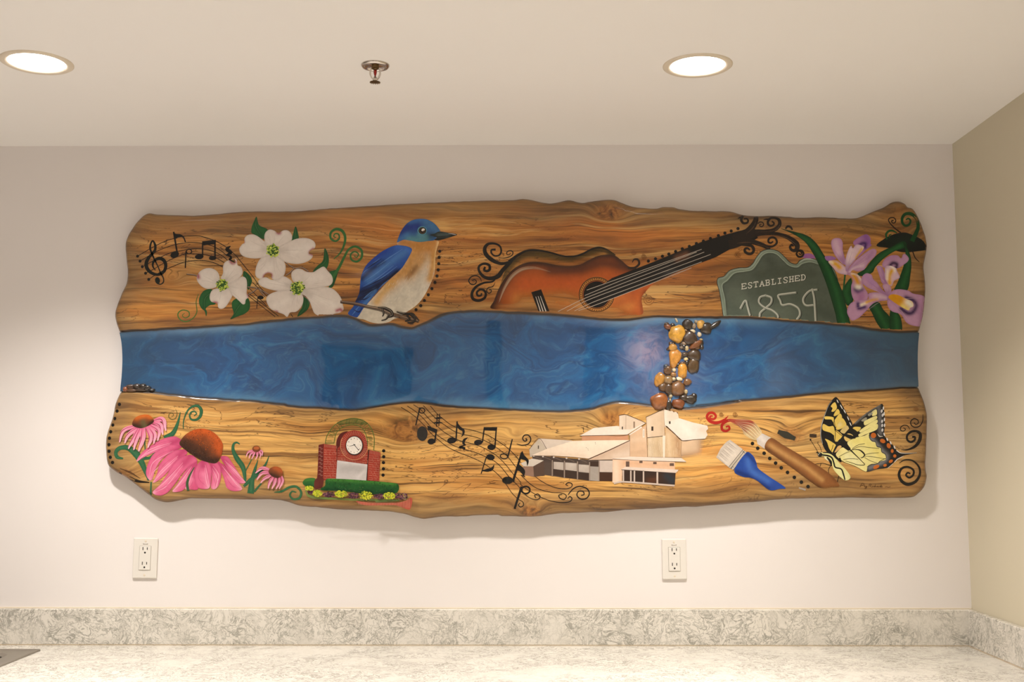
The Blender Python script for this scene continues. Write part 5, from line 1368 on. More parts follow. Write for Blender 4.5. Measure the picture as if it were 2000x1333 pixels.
m.shape(c2, (110, 58, 30), [(N_([(400, 390), (500, 370), (550, 390)]), 6, (196, 100, 36), .95), (N_([(370, 470), (440, 490)]), 6, (40, 28, 20), .9), (N_([(560, 430), (520, 470)]), 5, (40, 28, 20), .9), (N_([(460, 430), (480, 480)]), 6, (74, 88, 56), .6)], res=2)
for b, md, tp, w_ in (((1265, 558), (1222, 575), (1206, 610), 4), ((1300, 560), (1330, 570), (1330, 602), 4), ((1270, 565), (1240, 590), (1228, 622), 4.2), ((1295, 565), (1318, 590), (1312, 620), 4.2), ((1277, 568), (1262, 598), (1250, 628), 4.2), ((1290, 568), (1292, 600), (1280, 630), 4.4)):
    droop(b, md, tp, w_, 'L1')
m.ellipse(L1([(1285, 550)])[0], 7.8, 6.4, (112, 62, 34)); m.ellipse(L1([(1286, 543)])[0], 5.6, 3.2, (176, 96, 50))
for b, md, tp, w_ in (((1395, 715), (1330, 700), (1280, 738), 7), ((1400, 735), (1330, 740), (1290, 790), 7), ((1410, 750), (1350, 780), (1320, 815), 7), ((1480, 760), (1490, 800), (1465, 860), 6), ((1420, 765), (1390, 810), (1378, 858), 7), ((1465, 770), (1460, 820), (1440, 862), 6.5), ((1440, 770), (1425, 820), (1408, 860), 7)):
    droop(b, md, tp, w_, 'L1')
m.shape(L1([(1380, 730), (1395, 700), (1435, 687), (1475, 700), (1492, 735), (1482, 765), (1445, 778), (1405, 762)]), (120, 64, 34), [(L1([(1430, 695), (1480, 720)]), 5, (182, 90, 40), .9), (L1([(1400, 750), (1450, 770)]), 5, (56, 34, 24), .9)], res=1.8)
m.build()

# brick clock monument
m = Motif('painted_clock_monument', slab_lo, 'red brick clock monument behind hedge and flower bed', G_LO)
def K(l): return P('ck', l)
BR, BRD, MO = (164, 62, 48), (104, 36, 32), (214, 160, 136)
AG = (84, 112, 50)
oa = [(388, 405), (400, 330), (430, 260), (520, 145), (640, 80), (780, 55), (920, 90), (1010, 180), (1055, 300), (1060, 400), (1052, 490)]
ia = [(508, 395), (525, 300), (550, 240), (620, 180), (700, 150), (780, 142), (870, 170), (930, 240), (962, 340), (968, 430)]
m.stroke(K(oa), 1.4, AG); m.stroke(K(ia), 1.3, AG)
oq, iq = catmull(K(oa), False, 2.2), catmull(K(ia), False, 1.75)
r = random.Random(8)
for i in range(0, min(len(oq), len(iq)) - 1, 1):
    a, b = oq[int(i * len(oq) / min(len(oq), len(iq)))], iq[int(i * len(iq) / min(len(oq), len(iq)))]
    u = r.uniform(0, .4); v_ = r.uniform(.55, 1.0)
    if r.random() < .7: m.stroke([a * (1 - u) + b * u, a * (1 - v_) + b * v_], r.uniform(.5, 1.1), r.choice([AG, (110, 130, 60), (64, 92, 40)]), alpha=.75)
m.shape(K([(545, 115), (640, 78), (780, 52), (920, 88), (975, 130), (880, 140), (780, 130), (680, 135), (590, 140)]), (92, 116, 58), alpha=.5, tex=.15)
m.shape(K([(298, 418), (378, 400), (368, 870), (350, 1000), (255, 1012), (282, 820)]), BRD, smooth=False, tex=.1)
m.shape(K([(368, 404), (552, 430), (546, 890), (356, 905)]), BR, smooth=False, tex=.1)
m.shape(K([(538, 410), (556, 325), (600, 262), (660, 235), (700, 240), (620, 330), (600, 480), (545, 520)]), (92, 36, 32), tex=.1)
m.shape(K([(548, 660), (545, 480), (590, 430), (598, 350), (640, 280), (700, 235), (780, 215), (860, 230), (925, 280), (958, 370), (972, 480), (978, 700)]), BR, [(K([(600, 480), (560, 560)]), 5, BRD, .5)], smooth=False, tex=.1)
m.shape(K([(985, 485), (1146, 522), (1128, 922), (964, 908)]), BR, smooth=False, tex=.1)
m.stroke(K([(985, 490), (966, 690), (958, 905)]), 2.0, (60, 30, 28))
m.stroke(K([(552, 430), (546, 640)]), 1.2, (100, 40, 34))
def courses(x0, x1, y0, y1, s, n, seed, col=MO):
    rr = random.Random(seed)
    for i in range(n):
        y = y0 + (y1 - y0) * (i + .5) / n
        x = x0
        while x < x1 - 8:
            L = rr.uniform(25, 60); xe = min(x1, x + L)
            m.stroke(K([(x, y + (x - x0) * s), (xe, y + (xe - x0) * s)]), rr.uniform(.4, .75), col, alpha=rr.uniform(.35, .8))
            if rr.random() < .7:
                hgt = (y1 - y0) / n
                m.stroke(K([(xe, y + (xe - x0) * s), (xe, y + (xe - x0) * s + hgt * .9)]), .5, col, alpha=.55)
            x = xe + rr.uniform(4, 20)
courses(372, 540, 470, 890, .02, 13, 1); courses(988, 1130, 550, 910, .08, 12, 2); courses(560, 660, 480, 640, .05, 5, 3); courses(900, 968, 540, 680, .05, 4, 4)
for i in range(9): m.stroke(K([(385 + i * 20, 412 + i * 3), (385 + i * 20, 445 + i * 3)]), .6, MO, alpha=.7)
for i in range(7): m.stroke(K([(1002 + i * 21, 495 + i * 5), (1002 + i * 21, 535 + i * 5)]), .6, MO, alpha=.7)
for i in range(18): m.stroke(K([(565 + i * 22, 598 + i * 3.2), (563 + i * 22, 634 + i * 3.2)]), .6, MO, alpha=.6)
for i in range(10):
    y = 450 + i * 52; m.stroke(K([(300, y + 8), (330, y), (330, y + 26), (355, y + 20)]), .7, (196, 150, 136), alpha=.7)
cc = K([(787, 425)])[0]
for k in range(36):
    a = math.pi * (.75 + 1.6 * k / 35); d_ = np.array([math.cos(a), math.sin(a) * 1.06])
    if k % 1 == 0: m.stroke([cc + d_ * 19.5, cc + d_ * 26], .55, MO, alpha=.65)
for k in range(20):
    a = math.pi * (.1 + .8 * k / 19); d_ = np.array([math.cos(a), math.sin(a) * 1.06])
    m.stroke([cc + d_ * 19.5, cc + d_ * 25], .5, MO, alpha=.55)
th = np.linspace(.05, 1.18, 30) * math.pi
m.stroke(np.stack([cc[0] + 26.8 * np.cos(th), cc[1] + 28 * np.sin(th)], 1), .9, (222, 170, 120), alpha=.8)
m.ellipse(cc + (.3, .4), 17.2, 19, (60, 46, 44)); m.ellipse(cc, 15.6, 17.2, (236, 228, 218), brush=[(cc[None] + (0, 2), 10, (244, 238, 230), .6)], res=2)
for k in range(12):
    a = 2 * math.pi * k / 12; q = cc + np.array([12.6 * math.sin(a), -14 * math.cos(a)])
    m.stroke([q + (-.5, -.9), q + (.3, .9)], .8, (120, 108, 100))
    if k in (0, 10, 11): m.stroke([q + (.9, -.9), q + (.9, .9)], .6, (120, 108, 100))
m.stroke(K([(800, 415), (722, 437)]), [1.2, .7], (30, 26, 24)); m.stroke(K([(780, 408), (845, 488)]), [1.3, .9], (30, 26, 24)); m.ellipse(K([(845, 486)])[0], 1.2, 1.2, (30, 26, 24), n=8)
pq = K([(555, 630), (967, 686), (952, 908), (538, 890)])
m.shape(pq, (200, 194, 192), [(K([(640, 760), (760, 740), (880, 760)]), 9, (170, 164, 162), .7), (K([(560, 640), (960, 690)]), 2.4, (222, 218, 216), .7), (K([(840, 860), (920, 780)]), 3, (216, 210, 208), .7)], smooth=False, tex=.03)
hedge = K([(395, 900), (430, 880), (640, 885), (940, 905), (1330, 940), (1392, 965), (1395, 1040), (1340, 1085), (1100, 1095), (900, 1085), (700, 1060), (480, 1045), (340, 1040), (330, 1010), (385, 980)])
m.shape(hedge, (30, 84, 38), [(K([(440, 890), (900, 912), (1340, 950)]), 4, (70, 132, 50), .8), (K([(400, 1030), (900, 1070), (1300, 1070)]), 5, (22, 58, 36), .8)], res=2.4, tex=.16)
m.shape(K([(82, 925), (130, 880), (250, 878), (268, 985), (150, 990), (95, 965)]), (38, 92, 42), [(K([(110, 900), (240, 890)]), 3, (76, 132, 52), .7)], tex=.16)
m.shape(K([(255, 890), (360, 870), (355, 985), (300, 1020), (240, 1010)]), (100, 44, 38), alpha=.85, tex=.12)
r = random.Random(12)
for k in range(240):
    q = K([(r.uniform(90, 1390), r.uniform(885, 1080))])
    if inside(q, hedge)[0]: m.ellipse(q[0], r.uniform(.6, 1.3), r.uniform(.5, 1), r.choice([(54, 116, 48), (24, 66, 36), (76, 134, 56), (20, 54, 32)]), n=6, alpha=.7)
m.stroke(K([(125, 1050), (160, 1110), (260, 1140), (500, 1155), (800, 1168), (1392, 1178)]), [3, 5, 5, 4, 4, 3.4], (112, 138, 72), alpha=.75)
m.stroke(P('L2', [(700, 962), (860, 950), (950, 925)]), [3, 3.4, 2], (118, 140, 84), alpha=.7)
def bush(v, x, y, rx, ry, cols, n):
    k = VIEW[v][2]; c = P(v, [(x, y)])[0]
    for i in range(n):
        a, d_ = r.uniform(0, 6.28), math.sqrt(r.random())
        m.ellipse(c + (d_ * rx * k * math.cos(a), d_ * ry * k * math.sin(a)), r.uniform(.9, 1.8), r.uniform(.8, 1.5), r.choice(cols), n=7)
YL = [(196, 200, 44), (222, 220, 66), (160, 176, 40), (130, 150, 46), (206, 208, 60)]; PUR = [(82, 42, 66), (104, 58, 84), (60, 36, 48), (128, 80, 96), (70, 56, 44)]
for x, y, rx, ry in ((440, 1098, 85, 36), (200, 1062, 50, 24), (775, 1112, 75, 40), (1135, 1125, 75, 36), (1370, 1115, 40, 30)): bush('ck', x, y, rx, ry, PUR, 80)
bush('L2', 905, 920, 52, 26, PUR + [(150, 140, 100)], 90)
for x, y, rx, ry in ((178, 1012, 55, 32), (288, 1082, 62, 45), (612, 1088, 92, 46), (950, 1108, 92, 58), (1268, 1116, 85, 48)): bush('ck', x, y, rx, ry, YL, 110)
bw = P('L2', [(552, 955), (650, 968), (850, 970), (930, 955), (972, 928), (985, 950), (968, 1018), (930, 1015), (850, 988), (650, 990), (575, 978)])
m.shape(bw, (178, 84, 66), tex=.12)
for i in range(34):
    x = 565 + i * 12; y0 = 960 + min(8, i) - max(0, i - 26) * 4; m.stroke(P('L2', [(x, y0), (x + 3, y0 + 24 + max(0, i - 24) * 5)]), .55, (220, 168, 142), alpha=.75)
m.dots(P('L2', [(762, 565), (762, 611), (760, 656), (760, 705), (757, 754)]), 3.3, BLK)
m.build()

# music ribbon
m = Motif('painted_music_ribbon', slab_lo, 'black music notes on a flowing staff with curled ends', G_LO)
def U(l): return P('m2', l)
st_ = [([(410, 80), (480, 160), (560, 230), (640, 290), (720, 325), (850, 345), (960, 375), (1060, 410), (1180, 480), (1290, 560), (1380, 650), (1450, 740), (1560, 850)], [(200, 710), (300, 795), (400, 846), (490, 862), (543, 848), (548, 822), (520, 814), (500, 828), (516, 836)]),
       ([(330, 75), (420, 170), (500, 245), (580, 300), (680, 365), (780, 400), (900, 425), (1000, 460), (1100, 510), (1200, 580), (1290, 660), (1370, 760), (1480, 880)], [(150, 755), (260, 850), (380, 888), (460, 893), (503, 912), (492, 942), (458, 938), (446, 912), (470, 905)]),
       ([(220, 65), (300, 120), (390, 220), (480, 300), (560, 370), (640, 420), (740, 470), (860, 500), (960, 530), (1080, 590), (1170, 650), (1260, 740), (1340, 840), (1430, 940)], [(150, 830), (230, 885), (340, 942), (450, 968), (530, 962), (549, 938), (532, 922), (516, 938)]),
       ([(150, 80), (240, 140), (320, 210), (400, 300), (480, 400), (580, 470), (680, 530), (800, 570), (920, 605), (1040, 655), (1130, 700), (1210, 770), (1300, 880), (1400, 980), (1480, 1080), (1560, 1130), (1625, 1138), (1652, 1105), (1625, 1075), (1590, 1092), (1605, 1118)], []),
       ([(80, 95), (170, 150), (260, 220), (350, 310), (420, 390), (510, 470), (600, 540), (720, 600), (850, 650), (980, 710), (1100, 790), (1200, 880), (1270, 970), (1330, 1060), (1400, 1130), (1455, 1165), (1462, 1205), (1430, 1222), (1405, 1200), (1425, 1178)], [])]
for a, b in st_:
    q = U(a)
    if b: q = np.vstack([q, P('L3', b)])
    n = len(q)
    m.stroke(q, [1.1] * (n - 5) + [1.5, 1.8, 2, 1.8, 1.4], (30, 25, 21))
NT_ = (30, 28, 27)
m.ellipse(U([(318, 392)])[0], 10.4, 14.4, (46, 44, 42), 0, brush=[(U([(318, 392)]), 12, (40, 38, 36), .5)], res=3)
m.shape(U([(375, 300), (490, 345), (482, 388), (380, 348)]), NT_, smooth=False, tex=0); m.stroke(U([(478, 350), (458, 490)]), 3, NT_); m.ellipse(U([(420, 480)])[0], 7.4, 5.8, NT_, -10)
m.stroke(U([(290, 100), (245, 292)]), 2.4, NT_); m.ring(U([(314, 130)])[0], 5.6, 5, 2, NT_)
m.stroke(U([(487, 170), (478, 312)]), 1.6, NT_); m.stroke(U([(515, 168), (505, 302)]), 1.6, NT_); m.stroke(U([(455, 215), (545, 215)]), [1, 4.2, 1], NT_); m.stroke(U([(438, 270), (542, 266)]), [1, 4.6, 1], NT_)
m.stroke(U([(712, 258), (700, 470)]), 2.8, NT_); m.stroke(U([(712, 270), (740, 325), (782, 355), (780, 400), (758, 428)]), [2, 6, 5, 3.4, .6], NT_); m.ellipse(U([(652, 468)])[0], 9, 5.8, NT_, -6)
m.stroke(U([(832, 438), (795, 462), (785, 500), (808, 522)]), [1, 5, 5, 1.6], NT_); m.stroke(U([(808, 520), (740, 545), (795, 555), (785, 580)]), [1.4, 3.4, 4, 1], NT_)
m.shape(U([(1013, 318), (1167, 318), (1162, 360), (1013, 354)]), NT_, smooth=False, tex=0); m.stroke(U([(1018, 340), (1000, 485)]), 2.5, NT_); m.stroke(U([(1155, 340), (1140, 550)]), 2.6, NT_)
m.ellipse(U([(952, 490)])[0], 8.2, 5.2, NT_, -5); m.ellipse(U([(1100, 545)])[0], 7.8, 5.6, NT_)
m.ring(U([(1243, 648)])[0], 7.2, 4.8, 2, NT_, 5); m.stroke(U([(1336, 458), (1285, 660)]), [2.4, 3], NT_)
m.ellipse(U([(1090, 658)])[0], 8.2, 5.8, NT_, 10); m.stroke(U([(1042, 660), (985, 842)]), 2, NT_); m.stroke(U([(1000, 812), (1060, 805), (1108, 788), (1132, 742)]), [2, 6.5, 5.5, .6], NT_)
m.ellipse(U([(1283, 920)])[0], 10.6, 7.2, (22, 20, 18)); m.stroke(U([(1442, 610), (1400, 750), (1345, 930)]), [3.4, 4.2, 4.6], (22, 20, 18))
m.shape(U([(1450, 588), (1470, 632), (1518, 685), (1522, 715), (1505, 757), (1492, 700), (1425, 672), (1432, 630)]), (22, 20, 18), tex=0); m.shape(U([(1398, 735), (1455, 775), (1482, 820), (1465, 872), (1432, 825), (1382, 795)]), (22, 20, 18), tex=0)
m.stroke(U([(1440, 1000), (1365, 1235)]), [4.6, 4.2], (26, 22, 19)); m.ring(U([(1490, 1030)])[0], 8, 7, 3.2, (26, 22, 19))
m.stroke(U([(1388, 508), (1450, 524), (1520, 505), (1546, 455), (1520, 410), (1475, 410), (1454, 445), (1475, 476), (1502, 466), (1492, 450)]), [1.2, 2, 2.2, 2.2, 2.2, 2.2, 2, 2, 2.2, 2.6], NT_)
m.stroke(P('L3', [(520, 905), (560, 860), (610, 842), (665, 860), (684, 900), (660, 936), (615, 940), (587, 910), (602, 880), (635, 882), (643, 905), (622, 912)]), [1.6, 2, 2.2, 2.2, 2.2, 2.2, 2.2, 2, 2, 2, 2, 1.6], NT_)
m.build()

# weathered barn
m = Motif('painted_barn', slab_lo, 'pale weathered barn with silo towers and open sheds', G_LO * .88)
def H(l): return P('L3', l)
def pl_(l, c, br=(), **k): m.shape(H(l), c, br, smooth=False, tex=.03, **k)
pl_([(215, 552), (290, 470), (352, 548), (300, 590), (222, 615)], (198, 184, 166))
pl_([(290, 468), (552, 485), (440, 540), (350, 550)], (220, 204, 188)); m.stroke(H([(215, 552), (290, 469), (352, 550)]), .9, (90, 74, 64)); m.stroke(H([(286, 526), (286, 546)]), 2, (80, 66, 58))
pl_([(238, 598), (700, 636), (872, 636), (868, 802), (700, 800), (490, 775), (330, 752), (245, 690)], (84, 70, 62), [(H([(300, 630), (600, 640)]), 5, (62, 50, 44), .6)])
pl_([(160, 690), (246, 686), (252, 768), (165, 752)], (150, 118, 100)); pl_([(246, 686), (330, 642), (336, 758), (252, 768)], (88, 68, 56)); pl_([(148, 662), (236, 625), (328, 640), (246, 686), (170, 686)], (214, 202, 188))
for a in ([(405, 650), (482, 655), (482, 716), (405, 706)], [(496, 655), (586, 662), (586, 724), (496, 713)], [(600, 670), (682, 676), (682, 737), (600, 729)]):
    c = H(a).mean(0); m.shape(H(a), (186, 172, 160), [(c[None] + (0, -5), 9, (206, 194, 182), .6)], smooth=False, tex=.05)
for a in ([(405, 706), (482, 716), (482, 772), (405, 755)], [(496, 713), (586, 724), (586, 785), (496, 775)], [(600, 729), (682, 737), (682, 795), (600, 788)]):
    m.shape(H(a), (62, 46, 38), smooth=False)
pl_([(690, 686), (756, 690), (756, 802), (690, 796)], (166, 156, 146)); pl_([(690, 648), (756, 650), (756, 684), (690, 684)], (64, 48, 40)); pl_([(765, 640), (868, 640), (864, 732), (765, 730)], (206, 190, 178)); pl_([(765, 732), (862, 734), (862, 802), (765, 800)], (70, 46, 34))
for x, y0, y1 in ((395, 640, 758), (490, 645, 776), (592, 650, 790), (686, 655, 798), (760, 640, 800)): m.stroke(H([(x, y0), (x - 1, y1)]), 1.8, (158, 140, 126))
for x, y in ((250, 604), (322, 608), (406, 614), (506, 622), (604, 628)):
    m.ellipse(H([(x, y)])[0], 1.9, 1.9, (214, 200, 186), n=8); m.stroke(H([(x + 6, y + 4), (x + 60, y + 26)]), .9, (120, 104, 94))
pl_([(625, 450), (985, 442), (990, 486), (625, 486)], (198, 140, 102), [(H([(640, 470), (980, 465)]), 5, (210, 160, 126), .6)])
pl_([(610, 446), (720, 386), (900, 370), (1000, 390), (1126, 345), (1000, 425), (980, 438)], (238, 222, 206), [(H([(700, 410), (950, 420)]), 7, (244, 232, 218), .6)]); m.stroke(H([(610, 448), (800, 444), (980, 440), (1126, 350)]), 1.0, (76, 58, 48))
pl_([(918, 290), (970, 283), (1122, 346), (1010, 398), (918, 398)], (222, 200, 176), [(H([(930, 300), (930, 390)]), 4, (236, 218, 198), .6)]); m.stroke(H([(915, 289), (970, 282), (1122, 344)]), 1.2, (92, 66, 48)); m.stroke(H([(970, 285), (968, 395)]), .6, (150, 122, 100)); m.stroke(H([(942, 378), (942, 394)]), 2.2, (60, 48, 42)); m.stroke(H([(1034, 340), (1034, 382)]), 3, (150, 126, 106))
m.stroke(H([(1090, 380), (1060, 400), (1000, 440)]), 3, (236, 222, 208))
pl_([(1000, 442), (1126, 364), (1138, 612), (1000, 612)], (220, 184, 150), [(H([(1020, 480), (1120, 470)]), 5, (228, 200, 170), .6), (H([(1010, 580), (1120, 570)]), 5, (206, 170, 136), .5)]); m.stroke(H([(1000, 442), (1000, 612)]), .8, (130, 100, 78))
m.stroke(H([(1108, 400), (1108, 455)]), 3.6, (236, 222, 206)); m.stroke(H([(1108, 405), (1108, 450)]), 1, (180, 160, 144))
pl_([(1138, 462), (1256, 448), (1264, 614), (1140, 612)], (216, 190, 154), [(H([(1160, 470), (1160, 600)]), 3, (232, 212, 184), .6), (H([(1220, 470), (1225, 600)]), 3, (200, 172, 136), .6)])
pl_([(1278, 374), (1408, 486), (1402, 616), (1275, 614)], (212, 178, 138), [(H([(1300, 440), (1310, 600)]), 4, (230, 208, 172), .6), (H([(1370, 470), (1390, 600)]), 5, (168, 124, 84), .6)])
pl_([(1406, 486), (1586, 474), (1560, 600), (1400, 626)], (222, 190, 156), fade=[(H([(1590, 480), (1560, 600), (1400, 640)]), 12, .95)])
pl_([(1256, 446), (1278, 446), (1274, 616), (1260, 616)], (240, 222, 202))
pl_([(1285, 366), (1312, 330), (1380, 308), (1500, 345), (1605, 368), (1612, 392), (1596, 410), (1608, 440), (1588, 470), (1410, 484)], (240, 224, 210), [(H([(1400, 350), (1480, 440)]), 9, (248, 236, 224), .6), (H([(1560, 400), (1600, 420)]), 6, (222, 196, 168), .5)])
pl_([(1265, 240), (1374, 268), (1384, 312), (1310, 334), (1274, 384)], (232, 214, 194), [(H([(1280, 260), (1280, 360)]), 4, (244, 230, 214), .7)])
pl_([(1128, 302), (1266, 238), (1274, 446), (1138, 462)], (222, 196, 166), [(H([(1150, 320), (1150, 440)]), 4, (236, 216, 192), .6), (H([(1250, 280), (1255, 430)]), 4, (200, 170, 138), .5)])
m.stroke(H([(1126, 302), (1266, 238)]), 1.2, (84, 62, 48)); m.stroke(H([(1138, 463), (1256, 449)]), 1.2, (70, 52, 42)); m.stroke(H([(1280, 370), (1345, 425), (1408, 484), (1500, 478), (1586, 472)]), 1.2, (66, 48, 38)); m.stroke(H([(1128, 302), (1138, 612)]), .8, (140, 108, 84)); m.stroke(H([(1404, 486), (1400, 618)]), .7, (150, 118, 92)); m.stroke(H([(1266, 240), (1272, 446)]), .6, (170, 144, 120))
for i in range(8): m.ellipse(H([(1268 + i * 15, 236 + i * 4.6)])[0], 1.1, 1.1, (226, 214, 204) if i % 2 == 0 else (60, 44, 36), n=7)
m.stroke(H([(1176, 380), (1176, 402)]), 4, (58, 46, 40)); m.stroke(H([(1312, 338), (1312, 350)]), 3.2, (62, 50, 44))
pl_([(675, 636), (1000, 486), (1000, 612), (868, 632)], (216, 190, 166), [(H([(720, 625), (980, 520)]), 5, (204, 172, 146), .5), (H([(880, 610), (990, 590)]), 5, (228, 206, 186), .6)])
roof = [(230, 601), (350, 550), (550, 488), (700, 483), (1000, 480), (840, 555), (680, 625), (560, 612), (400, 602)]
pl_(roof, (240, 220, 198), [(H([(500, 520), (700, 510), (900, 500)]), 9, (248, 230, 208), .7), (H([(300, 590), (640, 605)]), 4, (226, 202, 178), .6)])
m.stroke(H([(675, 632), (840, 560), (1000, 484)]), 1.2, (84, 64, 52)); m.stroke(H([(235, 602), (400, 605), (560, 614), (678, 628)]), .8, (120, 100, 86)); m.dots(H([(660, 540), (672, 548), (676, 558), (730, 500), (732, 510)]), .6, (70, 56, 50)); m.dots(H([(638, 385), (638, 398), (638, 412)]), 1.0, (60, 40, 26))
pl_([(866, 632), (1352, 650), (1352, 712), (944, 700), (936, 815), (864, 814)], (230, 192, 160), [(H([(960, 660), (1340, 680)]), 5, (222, 172, 134), .6), (H([(890, 660), (895, 800)]), 6, (240, 218, 196), .7)])
for x, y, w_, h_ in ((983, 668, 7, 42), (1087, 652, 6.4, 16), (1196, 660, 6.6, 18), (1328, 672, 8.4, 22)): m.stroke(H([(x, y - h_ / 2), (x, y + h_ / 2)]), w_, (104, 82, 70), cap=False)
pl_([(942, 712), (1358, 736), (1352, 832), (942, 802)], (54, 38, 31), [(H([(1290, 760), (1330, 800)]), 7, (42, 54, 62), .8), (H([(1150, 800), (1200, 790)]), 7, (96, 56, 32), .7)])
pl_([(932, 710), (965, 690), (1380, 712), (1375, 722), (1358, 738)], (226, 208, 194)); m.stroke(H([(934, 712), (1358, 739)]), 1.1, (70, 52, 44))
for x in (950, 1008, 1036, 1107, 1215): m.stroke(H([(x, 716 + (x - 950) * .055), (x, 806 + (x - 950) * .06)]), 2.8 if x < 1200 else 3.4, (206, 188, 174), cap=False)
m.stroke(H([(880, 818), (945, 806), (1345, 836)]), 3.2, (204, 186, 172))
pl_([(864, 624), (1000, 610), (1402, 620), (1442, 650), (1100, 640), (872, 630)], (234, 216, 200)); m.stroke(H([(866, 628), (1100, 642), (1438, 652)]), .9, (110, 88, 74))
r = random.Random(21)
for k in range(40):
    x = r.uniform(1140, 1390); y = r.uniform(470, 590)
    if x > 1275 and y < 375 + (x - 1278) * .86: continue
    m.stroke(H([(x, y), (x + r.uniform(-3, 3), y + 35)]), .6, r.choice([(196, 164, 126), (236, 218, 190)]), alpha=.5)
m.build()

# paint brushes
m = Motif('painted_brushes', slab_lo, 'two artist brushes, one blue-handled and one brown-handled with red paint', G_LO)
def W(l): return P('L4', l)
RED = (164, 34, 26)
m.stroke(W([(248, 292), (215, 325), (160, 345), (110, 335), (84, 302), (97, 272), (130, 268), (152, 292), (138, 316), (110, 312), (108, 295), (124, 292)]), [1, 5, 6, 6, 5.6, 5.2, 5, 4.6, 4.2, 4, 3.4, 3], RED, (176, 46, 34))
m.stroke(W([(310, 328), (245, 328), (202, 360), (202, 398), (230, 410), (258, 394), (252, 372), (234, 376)]), [6, 6, 5.4, 5, 4.6, 4.4, 4, 3], (158, 32, 26))
bris = W([(245, 322), (330, 316), (420, 325), (470, 358), (512, 425), (475, 478), (425, 470), (372, 435), (355, 395), (300, 355)])
m.shape(bris, (204, 180, 134), [(W([(260, 325), (350, 345), (430, 340)]), 9, (150, 42, 34), .95), (W([(340, 370), (380, 400)]), 6, (120, 40, 32), .7), (W([(470, 440), (500, 430)]), 5, (222, 204, 166), .6)], res=2.2)
for i in range(14):
    u = i / 13; a = W([(300 + 40 * u, 335 + 40 * u)])[0]; b = W([(508 - 60 * u, 425 + 48 * u)])[0]; mid = W([(440 - 50 * u, 350 + 80 * u)])[0]
    m.stroke([a, mid, b], [.3, 1, .4], [(120, 96, 64), (232, 216, 182), (166, 60, 48)][i % 3], alpha=.6)
m.shape(W([(470, 470), (515, 428), (582, 462), (560, 500), (532, 548), (478, 512)]), (198, 188, 180), [(W([(500, 460), (540, 490)]), 5, (222, 214, 206), .7)], smooth=False)
hd = W([(534, 542), (582, 465), (680, 520), (800, 590), (900, 650), (1010, 720), (1080, 780), (1116, 842), (1050, 852), (970, 856), (860, 782), (740, 692), (620, 612)])
m.shape(hd, (138, 88, 46), [(W([(575, 520), (700, 600), (850, 690), (980, 790)]), 5, (192, 144, 86), .85), (W([(535, 540), (740, 692), (860, 782), (960, 850)]), 5, (84, 50, 26), .85), (W([(590, 470), (800, 590), (1010, 720), (1090, 800)]), 4, (106, 62, 32), .7)], fade=[(W([(960, 868), (1110, 862)]), 5, .7)])
m.stroke(W([(648, 418), (700, 440), (762, 466)]), [8, 14, 8], (50, 48, 40)); m.stroke(W([(893, 445), (930, 447)]), 6.4, (62, 48, 36))
bb = W([(155, 615), (190, 545), (215, 515), (238, 492), (262, 478), (362, 552), (312, 622), (252, 692)])
m.shape(bb, (204, 192, 178), [(W([(240, 500), (180, 600)]), 5, (176, 164, 150), .5), (W([(300, 560), (240, 650)]), 6, (218, 208, 194), .6)], smooth=False)
for i in range(15):
    u = i / 14; a = W([(165 + 100 * u, 612 - 128 * u)])[0]; b = W([(250 + 108 * u, 688 - 134 * u)])[0]; k_ = random.Random(i).uniform(.1, .5)
    m.stroke([a, a * (1 - k_) + b * k_, b * .75 + a * .25], [.6, .9, .2], [(116, 106, 98), (226, 216, 204), (150, 138, 128)][i % 3], alpha=.7)
m.shape(W([(250, 692), (362, 555), (392, 576), (290, 716)]), (186, 176, 160), smooth=False); m.stroke(W([(268, 702), (376, 566)]), 1, (70, 60, 54)); m.stroke(W([(254, 690), (362, 556)]), .9, (60, 54, 50)); m.stroke(W([(288, 716), (391, 578)]), 1, (50, 46, 46))
m.dots(W([(285, 690), (275, 700), (365, 572), (375, 580)]), .9, (50, 44, 40))
bh = W([(296, 716), (390, 578), (440, 600), (468, 655), (482, 700), (560, 760), (695, 852), (650, 862), (570, 870), (480, 802), (425, 776), (360, 766)])
m.shape(bh, (34, 70, 150), [(W([(400, 640), (430, 720), (560, 800)]), 6, (66, 108, 186), .8), (W([(320, 730), (420, 775), (560, 860)]), 5, (20, 38, 96), .8), (W([(395, 585), (465, 660)]), 3.5, (22, 42, 104), .7)])
m.dots(W([(438, 507), (479, 544), (529, 583), (573, 624), (619, 660), (663, 697), (712, 733), (765, 772), (820, 809), (872, 844)]), 3.5, BLK)
m.stroke(W([(805, 855), (848, 868)]), [3, 4], (176, 166, 156), alpha=.7)
for c, r_ in (((195, 280), 4.6), ((302, 280), 5.2)): m.spiral(W([c])[0], r_, 2.4, .7, FB)
m.build()

# swallowtail butterfly
m = Motif('painted_butterfly', slab_lo, 'yellow and black swallowtail butterfly', G_LO)
def F(l): return P('bf', l)
BB, YC, YP = (26, 25, 24), (224, 194, 96), (234, 224, 150)
for l, w_ in (([(230, 985), (130, 952), (60, 955), (-60, 975)], 1.1), ([(95, 952), (50, 1102)], 1.0), ([(225, 985), (196, 1040), (203, 1095)], 1.1), ([(370, 1040), (335, 1140), (318, 1220), (342, 1252)], 1.4), ([(105, 800), (80, 720), (50, 680), (55, 655)], 1.0), ([(55, 800), (0, 710), (-50, 630)], 1.0)):
    m.stroke(F(l), w_, (34, 28, 24))
m.dots([F([(-50, 628)])[0]], 1.8, (34, 28, 24))
lw = F([(295, 42), (340, 80), (400, 180), (470, 310), (524, 425), (430, 545), (400, 582), (330, 665), (250, 805), (170, 790), (110, 680), (84, 560), (98, 420), (138, 290), (190, 160), (240, 90)])
m.shape(lw, BB, tex=.05)
